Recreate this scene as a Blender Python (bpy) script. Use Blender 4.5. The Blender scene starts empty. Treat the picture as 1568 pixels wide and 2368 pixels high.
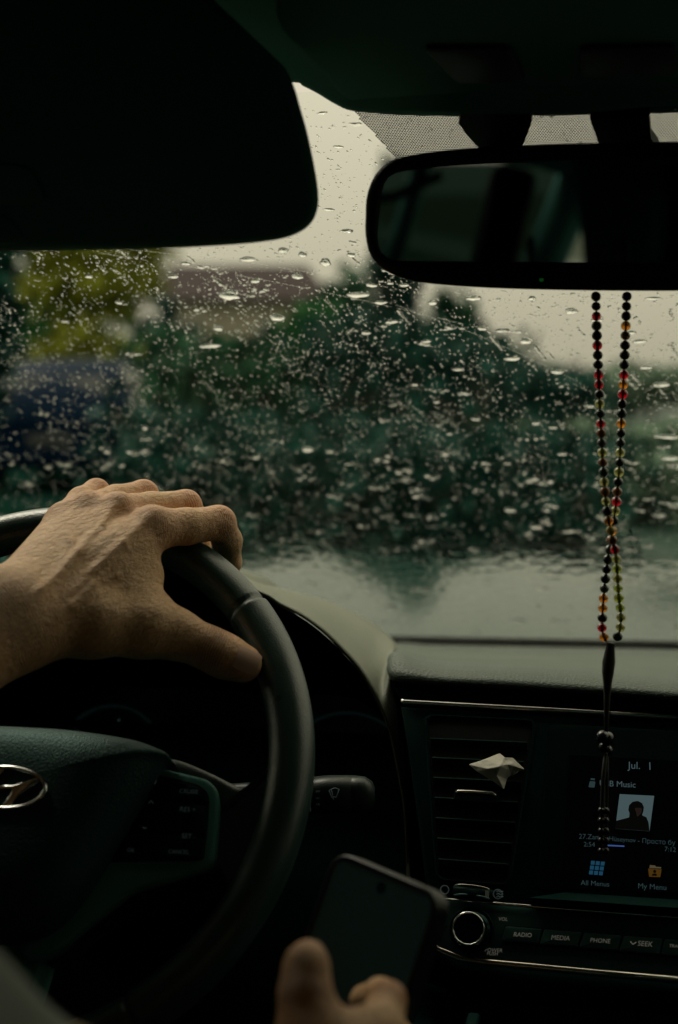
import bpy, bmesh, math, random
import numpy as np
from mathutils import Vector, Matrix

R = math.radians
random.seed(7)
rng = np.random.default_rng(7)
scene = bpy.context.scene
COL = scene.collection

# ------------------------------------------------------------------ camera
CAMZ = 1.2
YAW, PITCH, LENS, SENS = 12.0, -5.0, 50.0, 24.0
cam_data = bpy.data.cameras.new('camera')
cam = bpy.data.objects.new('camera', cam_data)
COL.objects.link(cam)
cam.location = (0, 0, CAMZ)
cam.rotation_euler = (R(90 + PITCH), 0, R(YAW))
cam_data.sensor_fit = 'HORIZONTAL'
cam_data.sensor_width = SENS
cam_data.lens = LENS
cam_data.clip_start = 0.02
cam_data.clip_end = 2000
cam_data.dof.use_dof = True
cam_data.dof.focus_distance = 0.965
cam_data.dof.aperture_fstop = 4.3
scene.camera = cam

# ------------------------------------------------------------------ sky
world = bpy.data.worlds.new('World')
scene.world = world
world.use_nodes = True
wn, wl = world.node_tree.nodes, world.node_tree.links
wn.clear()
w_out = wn.new('ShaderNodeOutputWorld')
w_bg = wn.new('ShaderNodeBackground')
w_bg.inputs['Strength'].default_value = 0.1
sky = wn.new('ShaderNodeTexSky')
sky.sky_type = 'NISHITA'
sky.sun_disc = False
SUN_EL, SUN_AZ = 50.0, -52.0            # azimuth from +Y, clockwise
sky.sun_elevation = R(SUN_EL)
sky.sun_rotation = R(SUN_AZ)
sky.dust_density = 4.0
tc = wn.new('ShaderNodeTexCoord')
sp = wn.new('ShaderNodeSeparateXYZ')
wl.new(tc.outputs['Generated'], sp.inputs[0])
mr = wn.new('ShaderNodeMapRange')       # overcast sky: zenith about three times the horizon
mr.inputs['From Min'].default_value = 0.0
mr.inputs['From Max'].default_value = 1.0
mr.inputs['To Min'].default_value = 4.5
mr.inputs['To Max'].default_value = 19.0
wl.new(sp.outputs['Z'], mr.inputs['Value'])
cl = wn.new('ShaderNodeVectorMath'); cl.operation = 'SCALE'
cl.inputs[0].default_value = (1.0, 0.905, 0.665)
wl.new(mr.outputs['Result'], cl.inputs['Scale'])
mixw = wn.new('ShaderNodeMix'); mixw.data_type = 'RGBA'
mixw.inputs['Factor'].default_value = 0.94
wl.new(sky.outputs[0], mixw.inputs[6])
wl.new(cl.outputs[0], mixw.inputs[7])
wl.new(mixw.outputs[2], w_bg.inputs['Color'])
wl.new(w_bg.outputs[0], w_out.inputs['Surface'])

# ------------------------------------------------------------------ sun behind the clouds
sun_d = bpy.data.lights.new('sun', 'SUN')
sun_d.energy = 1.5
sun_d.angle = R(20)
sun_d.color = (1.0, 0.9, 0.74)
sun = bpy.data.objects.new('sun', sun_d)
COL.objects.link(sun)
sun.rotation_euler = (R(90 - SUN_EL), 0, R(180 - SUN_AZ))

vs = scene.view_settings
vs.view_transform = 'Standard'
vs.look = 'None'
vs.exposure = 0.0
vs.gamma = 1.0
vs.use_curve_mapping = False
cy = scene.cycles
cy.use_denoising = True
cy.max_bounces = 12
cy.transparent_max_bounces = 24
cy.transmission_bounces = 10
cy.glossy_bounces = 5
cy.diffuse_bounces = 3
cy.caustics_reflective = False
cy.caustics_refractive = True
cy.sample_clamp_indirect = 4.0
cy.blur_glossy = 0.5

# ------------------------------------------------------------------ picture geometry helpers (1568-wide picture units)
F = LENS / SENS * 1568
_t, _p = R(YAW), R(PITCH)
FWD = Vector((-math.sin(_t) * math.cos(_p), math.cos(_t) * math.cos(_p), math.sin(_p)))
RGT = Vector((math.cos(_t), math.sin(_t), 0))
UPV = RGT.cross(FWD)
CAMP = Vector((0, 0, CAMZ))


def ray(px, py):
    return RGT * ((px - 784) / F) + UPV * ((1183.5 - py) / F) + FWD


def P(px, py, d):
    return CAMP + ray(px, py) * d


def Py(px, py, y):
    r = ray(px, py)
    return CAMP + r * (y / r.y)


class Frame:
    """A plane in the car: origin, u (across), v (up), n (towards the cabin)."""
    def __init__(s, o, u, v):
        s.o = Vector(o); s.u = Vector(u).normalized()
        v = Vector(v); s.v = (v - s.u * v.dot(s.u)).normalized()
        s.n = s.u.cross(s.v)
        s.m = Matrix(((s.u.x, s.v.x, s.n.x, s.o.x), (s.u.y, s.v.y, s.n.y, s.o.y), (s.u.z, s.v.z, s.n.z, s.o.z), (0, 0, 0, 1)))

    def L(s, px, py, h=0.0):
        r = ray(px, py)
        o = s.o + s.n * h
        k = (o - CAMP).dot(s.n) / r.dot(s.n)
        q = CAMP + r * k - s.o
        return (q.dot(s.u), q.dot(s.v))

    def W(s, u, v, h=0.0):
        return s.o + s.u * u + s.v * v + s.n * h


# ------------------------------------------------------------------ materials
MATS = {}


def mat(name, col, rough=0.5, metal=0.0, bump=None, spec=0.5, coat=0.0, emit=None, estr=1.0, var=0.0, varscale=20.0, sheen=0.0, trans=0.0, ior=1.45, sss=0.0, coord='Object', tint=None):
    if name in MATS:
        return MATS[name]
    m = bpy.data.materials.new(name)
    m.use_nodes = True
    nt = m.node_tree; N, Lk = nt.nodes, nt.links
    b = N['Principled BSDF']
    b.inputs['Base Color'].default_value = (*col, 1)
    b.inputs['Roughness'].default_value = rough
    b.inputs['Metallic'].default_value = metal
    b.inputs['Specular IOR Level'].default_value = spec
    b.inputs['Coat Weight'].default_value = coat
    if tint:
        b.inputs['Specular Tint'].default_value = (*tint, 1)
    b.inputs['Coat Roughness'].default_value = 0.05
    b.inputs['IOR'].default_value = ior
    b.inputs['Transmission Weight'].default_value = trans
    b.inputs['Sheen Weight'].default_value = sheen
    if sss:
        b.inputs['Subsurface Weight'].default_value = sss
        b.inputs['Subsurface Radius'].default_value = (0.006, 0.0025, 0.0012)
        b.inputs['Subsurface Scale'].default_value = 1.0
    if emit:
        b.inputs['Emission Color'].default_value = (*emit, 1)
        b.inputs['Emission Strength'].default_value = estr
    t = N.new('ShaderNodeTexCoord')
    if var:
        n = N.new('ShaderNodeTexNoise'); n.inputs['Scale'].default_value = varscale; n.inputs['Detail'].default_value = 5
        Lk.new(t.outputs[coord], n.inputs['Vector'])
        mx = N.new('ShaderNodeMix'); mx.data_type = 'RGBA'
        mx.inputs[6].default_value = (*[c * (1 - var) for c in col], 1)
        mx.inputs[7].default_value = (*[min(1, c * (1 + var)) for c in col], 1)
        Lk.new(n.outputs['Fac'], mx.inputs['Factor'])
        Lk.new(mx.outputs[2], b.inputs['Base Color'])
        rm = N.new('ShaderNodeMapRange'); rm.inputs['To Min'].default_value = max(0.02, rough - 0.12); rm.inputs['To Max'].default_value = min(1, rough + 0.12)
        Lk.new(n.outputs['Fac'], rm.inputs['Value']); Lk.new(rm.outputs[0], b.inputs['Roughness'])
    if bump:
        kind, scale, strength = bump
        bp = N.new('ShaderNodeBump'); bp.inputs['Strength'].default_value = strength
        bp.inputs['Distance'].default_value = 0.0006
        if kind == 'leather':
            v = N.new('ShaderNodeTexVoronoi'); v.feature = 'SMOOTH_F1'; v.inputs['Scale'].default_value = scale
            n = N.new('ShaderNodeTexNoise'); n.inputs['Scale'].default_value = scale * 0.6; n.inputs['Detail'].default_value = 3
            ad = N.new('ShaderNodeMath'); ad.operation = 'ADD'
            Lk.new(t.outputs[coord], v.inputs['Vector']); Lk.new(t.outputs[coord], n.inputs['Vector'])
            Lk.new(v.outputs['Distance'], ad.inputs[0]); Lk.new(n.outputs['Fac'], ad.inputs[1])
            Lk.new(ad.outputs[0], bp.inputs['Height'])
        else:
            n = N.new('ShaderNodeTexNoise'); n.inputs['Scale'].default_value = scale; n.inputs['Detail'].default_value = 6
            Lk.new(t.outputs[coord], n.inputs['Vector']); Lk.new(n.outputs['Fac'], bp.inputs['Height'])
        Lk.new(bp.outputs[0], b.inputs['Normal'])
    MATS[name] = m
    return m


def emis(name, col, s):
    m = bpy.data.materials.new(name); m.use_nodes = True
    N = m.node_tree.nodes; N.clear()
    e = N.new('ShaderNodeEmission'); e.inputs[0].default_value = (*col, 1); e.inputs[1].default_value = s
    o = N.new('ShaderNodeOutputMaterial'); m.node_tree.links.new(e.outputs[0], o.inputs[0])
    return m


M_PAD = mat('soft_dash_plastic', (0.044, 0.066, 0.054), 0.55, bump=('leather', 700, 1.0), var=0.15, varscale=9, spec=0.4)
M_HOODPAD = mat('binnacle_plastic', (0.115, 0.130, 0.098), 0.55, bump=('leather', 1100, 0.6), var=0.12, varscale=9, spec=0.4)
M_RIM = mat('rim_leather', (0.017, 0.042, 0.036), 0.33, bump=('leather', 1300, 0.3), spec=0.85, var=0.2, varscale=30)
M_AIRBAG = mat('airbag_cover_leather', (0.014, 0.040, 0.038), 0.5, bump=('leather', 1000, 0.6), spec=0.4, tint=(0.35, 1.0, 0.92))
M_BLACK = mat('black_plastic', (0.0010, 0.0048, 0.0050), 0.5, spec=0.25, bump=('noise', 800, 0.15), tint=(0.35, 1.0, 0.92))
M_PANEL = mat('panel_plastic', (0.0010, 0.0120, 0.0105), 0.6, spec=0.14, bump=('noise', 900, 0.2), var=0.15, varscale=15, tint=(0.35, 1.0, 0.92))
M_CTRL = mat('control_panel_plastic', (0.024, 0.060, 0.055), 0.45, spec=0.4, bump=('noise', 1200, 0.15), var=0.15, varscale=25, tint=(0.35, 1.0, 0.92))
M_GLOSS = mat('piano_black', (0.002, 0.004, 0.005), 0.2, spec=0.3, tint=(0.35, 1.0, 0.92))
M_GREYTRIM = mat('grey_trim', (0.08, 0.24, 0.215), 0.5, spec=0.3, tint=(0.35, 1.0, 0.92))
M_CHROME = mat('chrome', (0.84, 0.86, 0.86), 0.14, metal=1.0)
M_SATIN = mat('satin_metal', (0.62, 0.60, 0.54), 0.22, metal=1.0)
M_LINER = mat('headliner_cloth', (0.075, 0.22, 0.205), 0.95, bump=('noise', 700, 0.6), spec=0.1)
M_VISOR = mat('visor_vinyl', (0.075, 0.22, 0.205), 0.9, bump=('noise', 900, 0.4), spec=0.1)
M_SKIN = None
M_WHITE = mat('glowing_legend', (0.62, 0.62, 0.58), 0.6, emit=(0.62, 0.60, 0.52), estr=0.07)  # small glow added so the lettering reads in the dark cabin
M_DIM = mat('dim_legend', (0.12, 0.17, 0.18), 0.6, emit=(0.25, 0.36, 0.36), estr=0.03)  # weaker added glow for the fainter lettering
M_LINE = mat('satin_groove', (0.003, 0.004, 0.005), 0.6)


# ------------------------------------------------------------------ object helpers
def link(o, parent=None, m=None, label=None, cat=None, group=None, kind=None):
    COL.objects.link(o)
    if parent is not None:
        o.parent = parent
    if label: o['label'] = label
    if cat: o['category'] = cat
    if group: o['group'] = group
    if kind: o['kind'] = kind
    return o


def empty(name, label, cat, matrix=None, group=None):
    o = bpy.data.objects.new(name, None)
    o.empty_display_size = 0.02
    link(o, None, None, label, cat, group)
    if matrix is not None:
        o.matrix_world = matrix
    return o


def node(name, parent, matrix=None):
    """an empty below a thing that holds sub-parts (local matrix)"""
    o = bpy.data.objects.new(name, None)
    o.empty_display_size = 0.02
    link(o, parent)
    if matrix is not None:
        o.matrix_local = matrix
    return o


def mesh(name, verts, faces, m, parent=None, smooth=True, **kw):
    me = bpy.data.meshes.new(name)
    me.from_pydata([tuple(v) for v in verts], [], faces)
    me.update()
    if smooth:
        me.polygons.foreach_set('use_smooth', [True] * len(me.polygons))
    me.materials.append(m)
    o = bpy.data.objects.new(name, me)
    link(o, parent, **kw)
    return o


def bm_obj(name, bm, m, parent=None, smooth=False, **kw):
    bmesh.ops.recalc_face_normals(bm, faces=bm.faces)
    me = bpy.data.meshes.new(name)
    bm.to_mesh(me); bm.free()
    if smooth:
        me.polygons.foreach_set('use_smooth', [True] * len(me.polygons))
        try:
            me.set_sharp_from_angle(angle=R(40))
        except Exception:
            pass
    me.materials.append(m)
    o = bpy.data.objects.new(name, me)
    link(o, parent, **kw)
    return o


def prism(name, pts, h0, h1, m, parent=None, bevel=0.0, seg=2, **kw):
    """polygon in u,v pushed out along n from h0 to h1, upper edge rounded"""
    bm = bmesh.new()
    lo = [bm.verts.new((u, v, h0)) for u, v in pts]
    hi = [bm.verts.new((u, v, h1)) for u, v in pts]
    n = len(pts)
    top = bm.faces.new(hi); bm.faces.new(lo[::-1])
    for i in range(n):
        bm.faces.new((lo[i], lo[(i + 1) % n], hi[(i + 1) % n], hi[i]))
    bm.normal_update()
    if bevel:
        bmesh.ops.bevel(bm, geom=list(top.edges), offset=bevel, segments=seg, profile=0.5, affect='EDGES')
    return bm_obj(name, bm, m, parent, smooth=True, **kw)


def box(name, c, s, m, parent=None, bevel=0.0, **kw):
    bm = bmesh.new()
    bmesh.ops.create_cube(bm, size=1)
    for v in bm.verts:
        v.co = Vector((c[0] + v.co.x * s[0], c[1] + v.co.y * s[1], c[2] + v.co.z * s[2]))
    if bevel:
        bmesh.ops.bevel(bm, geom=list(bm.edges), offset=bevel, segments=3, profile=0.5, affect='EDGES')
    return bm_obj(name, bm, m, parent, smooth=True, **kw)


def tube_data(path, rad, seg=10, cap=True, squash=None):
    path = [Vector(p) for p in path]
    n = len(path)
    if not hasattr(rad, '__len__'):
        rad = [rad] * n
    V, Fc = [], []
    t0 = (path[1] - path[0]).normalized()
    a = t0.orthogonal().normalized()
    for i in range(n):
        t = (path[min(i + 1, n - 1)] - path[max(i - 1, 0)]).normalized()
        a = (a - t * a.dot(t)).normalized()
        b = t.cross(a)
        for k in range(seg):
            th = 2 * math.pi * k / seg
            V.append(path[i] + (a * math.cos(th) + b * math.sin(th)) * rad[i])
    for i in range(n - 1):
        for k in range(seg):
            Fc.append((i * seg + k, i * seg + (k + 1) % seg, (i + 1) * seg + (k + 1) % seg, (i + 1) * seg + k))
    if cap:
        Fc.append(tuple(range(seg))[::-1])
        Fc.append(tuple((n - 1) * seg + k for k in range(seg)))
    return V, Fc


def tube(name, path, rad, m, parent=None, seg=10, **kw):
    V, Fc = tube_data(path, rad, seg)
    return mesh(name, V, Fc, m, parent, **kw)


def loft(name, rows, m, parent=None, closed_u=False, closed_v=False, **kw):
    nr, nc = len(rows), len(rows[0])
    V = [p for r in rows for p in r]
    Fc = []
    for i in range(nr if closed_v else nr - 1):
        for j in range(nc if closed_u else nc - 1):
            Fc.append((i * nc + j, i * nc + (j + 1) % nc, ((i + 1) % nr) * nc + (j + 1) % nc, ((i + 1) % nr) * nc + j))
    return mesh(name, V, Fc, m, parent, **kw)


def crom(pts, per=6, closed=False):
    pts = [Vector(p) for p in pts]
    n = len(pts); out = []
    rngi = range(n) if closed else range(n - 1)
    for i in rngi:
        p0 = pts[(i - 1) % n] if closed or i > 0 else pts[0] * 2 - pts[1]
        p1 = pts[i]; p2 = pts[(i + 1) % n]
        p3 = pts[(i + 2) % n] if closed or i + 2 < n else pts[-1] * 2 - pts[-2]
        for k in range(per):
            t = k / per
            out.append(0.5 * ((2 * p1) + (p2 - p0) * t + (2 * p0 - 5 * p1 + 4 * p2 - p3) * t * t + (3 * p1 - p0 - 3 * p2 + p3) * t ** 3))
    if not closed:
        out.append(pts[-1].copy())
    return out


def rrect(u0, v0, u1, v1, r, seg=5):
    out = []
    for cx, cy_, a0 in ((u1 - r, v1 - r, 0), (u0 + r, v1 - r, 90), (u0 + r, v0 + r, 180), (u1 - r, v0 + r, 270)):
        for k in range(seg + 1):
            a = R(a0 + 90 * k / seg)
            out.append((cx + r * math.cos(a), cy_ + r * math.sin(a)))
    return out


def rpoly(pts, r, seg=5):
    """round the corners of a polygon"""
    n = len(pts); out = []
    for i in range(n):
        p0, p1, p2 = Vector(pts[i - 1]), Vector(pts[i]), Vector(pts[(i + 1) % n])
        a, b = (p0 - p1), (p2 - p1)
        rr = min(r, a.length * 0.45, b.length * 0.45)
        A, B = p1 + a.normalized() * rr, p1 + b.normalized() * rr
        for k in range(seg + 1):
            t = k / seg
            q = A * (1 - t) ** 2 + p1 * 2 * t * (1 - t) + B * t * t
            out.append((q.x, q.y))
    return out


def ring(name, c, r_in, r_out, h0, h1, m, parent, seg=48, sx=1.0, **kw):
    prof = [(r_in, h0), (r_in, h1 * 0.7 + h0 * 0.3), ((r_in * 0.7 + r_out * 0.3), h1), ((r_in * 0.3 + r_out * 0.7), h1), (r_out, h1 * 0.7 + h0 * 0.3), (r_out, h0)]
    rows = []
    for r, h in prof:
        rows.append([(c[0] + sx * r * math.cos(2 * math.pi * k / seg), c[1] + r * math.sin(2 * math.pi * k / seg), h) for k in range(seg)])
    return loft(name, rows, m, parent, closed_u=True, **kw)


def text(name, body, fr, pxl, pyl, pxr, pyr, m, parent, h=0.0, thick=0.0002, shear=0.0, height_px=None, loc=None):
    """lettering on a frame's plane, its baseline running between two points of the plane"""
    cu = bpy.data.curves.new('letters', 'FONT')
    cu.body = body; cu.size = 1.0; cu.extrude = 0.0; cu.shear = shear; cu.resolution_u = 3
    tmp = bpy.data.objects.new('letters', cu)
    COL.objects.link(tmp)
    dg = bpy.context.evaluated_depsgraph_get()
    me = bpy.data.meshes.new_from_object(tmp.evaluated_get(dg))
    bpy.data.objects.remove(tmp); bpy.data.curves.remove(cu)
    xs = [v.co.x for v in me.vertices]
    x0, x1 = min(xs), max(xs)
    a, b = Vector(fr.L(pxl, pyl, h)), Vector(fr.L(pxr, pyr, h))
    s = (b - a).length / (x1 - x0)
    sy = s
    if height_px:
        ys = [v.co.y for v in me.vertices]
        q = fr.L(pxl, pyl - height_px, h)
        sy = (Vector(q) - a).length / (max(ys) if max(ys) > 0.2 else 0.7)
    d = (b - a).normalized(); e = Vector((-d.y, d.x))
    for v in me.vertices:
        q = a + d * ((v.co.x - x0) * s) + e * (v.co.y * sy)
        v.co = (q.x, q.y, h + thick)
    me.materials.clear(); me.materials.append(m)
    o = bpy.data.objects.new(name, me)
    link(o, parent)
    return o


# ------------------------------------------------------------------ signed distance shapes -> smooth skin
def sd_cone(p, a, b, r1, r2):
    a = np.asarray(a, np.float32); b = np.asarray(b, np.float32)
    ba = b - a; l2 = float(ba @ ba); rr = r1 - r2; a2 = l2 - rr * rr
    if a2 <= 0:
        return np.sqrt(((p - a) ** 2).sum(-1)) - max(r1, r2)
    il2 = 1 / l2
    pa = p - a
    y = pa @ ba
    z = y - l2
    x2 = ((pa * l2 - y[..., None] * ba) ** 2).sum(-1)
    y2 = y * y * l2; z2 = z * z * l2
    k = math.copysign(1, rr) * rr * rr * x2 if rr != 0 else np.zeros_like(x2)
    out = (np.sqrt(x2 * a2 * il2) + y * rr) * il2 - r1
    m1 = np.sign(z) * a2 * z2 > k
    m2 = np.sign(y) * a2 * y2 < k
    out = np.where(m2, np.sqrt(x2 + y2) * il2 - r1, out)
    out = np.where(m1, np.sqrt(x2 + z2) * il2 - r2, out)
    return out.astype(np.float32)


def smin(a, b, k):
    h = np.clip(0.5 + 0.5 * (b - a) / k, 0, 1)
    return b + (a - b) * h - k * h * (1 - h)


def surface_nets(f, org, h):
    nx, ny, nz = f.shape
    s = f < 0
    c = np.zeros((nx - 1, ny - 1, nz - 1), np.int8)
    corners = [(i, j, k) for i in (0, 1) for j in (0, 1) for k in (0, 1)]
    for i, j, k in corners:
        c += s[i:nx - 1 + i, j:ny - 1 + j, k:nz - 1 + k]
    act = np.argwhere((c > 0) & (c < 8))
    idx = -np.ones(c.shape, np.int64)
    idx[tuple(act.T)] = np.arange(len(act))
    acc = np.zeros((len(act), 3)); cnt = np.zeros(len(act))
    for a in corners:
        for ax in range(3):
            if a[ax] == 0:
                b = list(a); b[ax] = 1
                fa = f[tuple((act + a).T)]; fb = f[tuple((act + b).T)]
                m = (fa < 0) != (fb < 0)
                t = np.where(m, fa / np.where(m, fa - fb, 1), 0)
                q = np.array(a, float)[None] + t[:, None] * (np.array(b) - np.array(a))
                acc[m] += q[m]; cnt[m] += 1
    V = (act + acc / cnt[:, None]) * h + np.asarray(org)
    faces = []
    for ax in range(3):
        o1, o2 = (ax + 1) % 3, (ax + 2) % 3
        sl0 = [slice(1, -1)] * 3; sl0[ax] = slice(0, -1)
        sl1 = [slice(1, -1)] * 3; sl1[ax] = slice(1, None)
        A = s[tuple(sl0)]; B = s[tuple(sl1)]
        for flip, mk in ((False, A & ~B), (True, ~A & B)):
            e = np.argwhere(mk)
            e[:, o1] += 1; e[:, o2] += 1
            quad = []
            for d1, d2 in ((-1, -1), (0, -1), (0, 0), (-1, 0)):
                q = e.copy(); q[:, o1] += d1; q[:, o2] += d2
                quad.append(idx[tuple(q.T)])
            quad = np.stack(quad, 1)
            if flip:
                quad = quad[:, ::-1]
            faces.append(quad)
    return V, np.concatenate(faces)


def grid_sdf(fn, lo, hi, h, B=14):
    n = [int(math.ceil((hi[i] - lo[i]) / h / B)) * B + 1 for i in range(3)]
    f = np.full(n, 1.0, np.float32)
    nb = [(n[i] - 1) // B for i in range(3)]
    c = np.stack(np.meshgrid(*[(np.arange(nb[i], dtype=np.float32) + 0.5) * B * h + lo[i] for i in range(3)], indexing='ij'), -1)
    fc = fn(c)
    lim = B * h * 0.87 * 1.5 + 0.012
    r = np.arange(B + 1, dtype=np.float32) * h
    for i, j, k in np.ndindex(*nb):
        sl = (slice(i * B, i * B + B + 1), slice(j * B, j * B + B + 1), slice(k * B, k * B + B + 1))
        if abs(fc[i, j, k]) > lim:
            if fc[i, j, k] < 0:
                f[sl] = np.where(f[sl] == 1.0, -1.0, f[sl])
            continue
        g = np.stack(np.meshgrid(r + (lo[0] + i * B * h), r + (lo[1] + j * B * h), r + (lo[2] + k * B * h), indexing='ij'), -1).astype(np.float32)
        f[sl] = fn(g)
    return surface_nets(f, lo, h)


# ================================================================== THE WINDSHIELD
WS_TOP, WS_BOT = Vector((0, 0.905, CAMZ + 0.176)), Vector((0, 1.665, CAMZ - 0.296))
ws_v = (WS_TOP - WS_BOT)
FW = Frame(WS_BOT, (1, 0, 0), ws_v)          # n points into ... fixed below
WS_LEN = ws_v.length
OUT = FW.n if FW.n.z > 0 else -FW.n           # towards the weather
INS = -1 if FW.n.z > 0 else 1                 # sign of n that points into the cabin


def ws_bow(u):
    return -0.05 * ((u + 0.04) / 0.7) ** 2    # the glass bows out in the middle


windshield = empty('windshield', 'rain covered windscreen glass with a dotted black band at its top', 'windshield', FW.m)


def glass_mat(name, tint, fac=1.0):
    m = bpy.data.materials.new(name); m.use_nodes = True
    N, Lk = m.node_tree.nodes, m.node_tree.links; N.clear()
    o = N.new('ShaderNodeOutputMaterial'); mx = N.new('ShaderNodeMixShader')
    tr = N.new('ShaderNodeBsdfTransparent'); tr.inputs[0].default_value = (*tint, 1)
    gl = N.new('ShaderNodeBsdfGlossy'); gl.inputs['Roughness'].default_value = 0.02
    fr = N.new('ShaderNodeFresnel'); fr.inputs['IOR'].default_value = 1.12
    Lk.new(fr.outputs[0], mx.inputs[0]); Lk.new(tr.outputs[0], mx.inputs[1]); Lk.new(gl.outputs[0], mx.inputs[2]); Lk.new(mx.outputs[0], o.inputs[0])
    return m


M_GLASS = glass_mat('laminated_glass', (0.93, 0.96, 0.93))
M_TINT = glass_mat('tinted_glass', (0.20, 0.27, 0.25))
M_MID = glass_mat('door_glass', (0.14, 0.17, 0.15))  # tint deepened to cut fill light through the doors


def water_mat():
    m = bpy.data.materials.new('rain_water'); m.use_nodes = True
    N, Lk = m.node_tree.nodes, m.node_tree.links; N.clear()
    o = N.new('ShaderNodeOutputMaterial')
    g = N.new('ShaderNodeBsdfGlass'); g.inputs['IOR'].default_value = 1.333; g.inputs['Roughness'].default_value = 0.0
    g.inputs['Color'].default_value = (1, 1, 1, 1)
    Lk.new(g.outputs[0], o.inputs[0])
    return m


M_WATER = water_mat()
rows = []
for j in range(13):
    v = -0.03 + (WS_LEN + 0.05) * j / 12
    rows.append([(u, v, 0.0) for u in np.linspace(-0.80, 0.72, 31)])
glass = loft('glass', rows, M_GLASS, windshield)


def ws_uv(px, py):
    return FW.L(px, py, 0)


# --- rain drops: flat on the glass, domed to the weather
def drop_mesh(drops, seg=9):
    """drops: u, v, half length, half width, height, angle, irregularity"""
    V, Fc = [], []
    prof = [(1.0, 0.0), (0.93, 0.32), (0.72, 0.68), (0.38, 0.93)]
    sg = -INS
    for (u, v, a, b, h, ang, irr) in drops:
        base = len(V)
        ca, sa = math.cos(ang), math.sin(ang)
        ph = [1 + irr * random.uniform(-1, 1) for _ in range(seg)]
        ph = [(ph[k - 1] + 2 * ph[k] + ph[(k + 1) % seg]) / 4 for k in range(seg)] if irr > 0.2 else ph
        for (s, z) in prof:
            for k in range(seg):
                t = 2 * math.pi * k / seg
                x, y = a * math.cos(t) * s * ph[k], b * math.sin(t) * s * ph[k]
                V.append((u + x * ca - y * sa, v + x * sa + y * ca, sg * (0.0004 + h * z)))
        V.append((u, v, sg * (0.0004 + h)))
        np_ = len(prof)
        for i in range(np_ - 1):
            for k in range(seg):
                q = (base + i * seg + k, base + i * seg + (k + 1) % seg, base + (i + 1) * seg + (k + 1) % seg, base + (i + 1) * seg + k)
                Fc.append(q if sg > 0 else q[::-1])
        for k in range(seg):
            q = (base + (np_ - 1) * seg + k, base + (np_ - 1) * seg + (k + 1) % seg, base + np_ * seg)
            Fc.append(q if sg > 0 else q[::-1])
        q = tuple(base + k for k in range(seg))
        Fc.append(q[::-1] if sg > 0 else q)
    return V, Fc


small = []
for _ in range(30000):
    px, py = random.uniform(-20, 1590), random.uniform(190, 1440)
    # patchy, thinner low down
    n = math.sin(px * 0.013 + 1.3) * math.sin(py * 0.017 + px * 0.004) + math.sin(px * 0.031 - py * 0.023)
    keep = 0.62 + 0.25 * n
    if py > 1000:
        keep *= max(0.3, 1 - (py - 1000) / 500)
    if py < 560:
        keep *= 0.45
    if random.random() > keep:
        continue
    u, v = ws_uv(px, py)
    if v > WS_LEN + 0.01:
        continue
    s = random.choice((0.22, 0.26, 0.32, 0.38, 0.45, 0.6)) * 1e-3 * random.uniform(0.75, 1.2)
    el = random.uniform(1.3, 3.4)
    ang = R(random.gauss(116, 9))
    small.append((u, v, s * el, s, s * random.uniform(0.55, 0.9), ang, 0.12))
V, Fc = drop_mesh(small, 8)
rd = mesh('raindrops', V, Fc, M_WATER, windshield, kind='stuff')
rd['label'] = 'fine rain spatter all over the windscreen'

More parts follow.
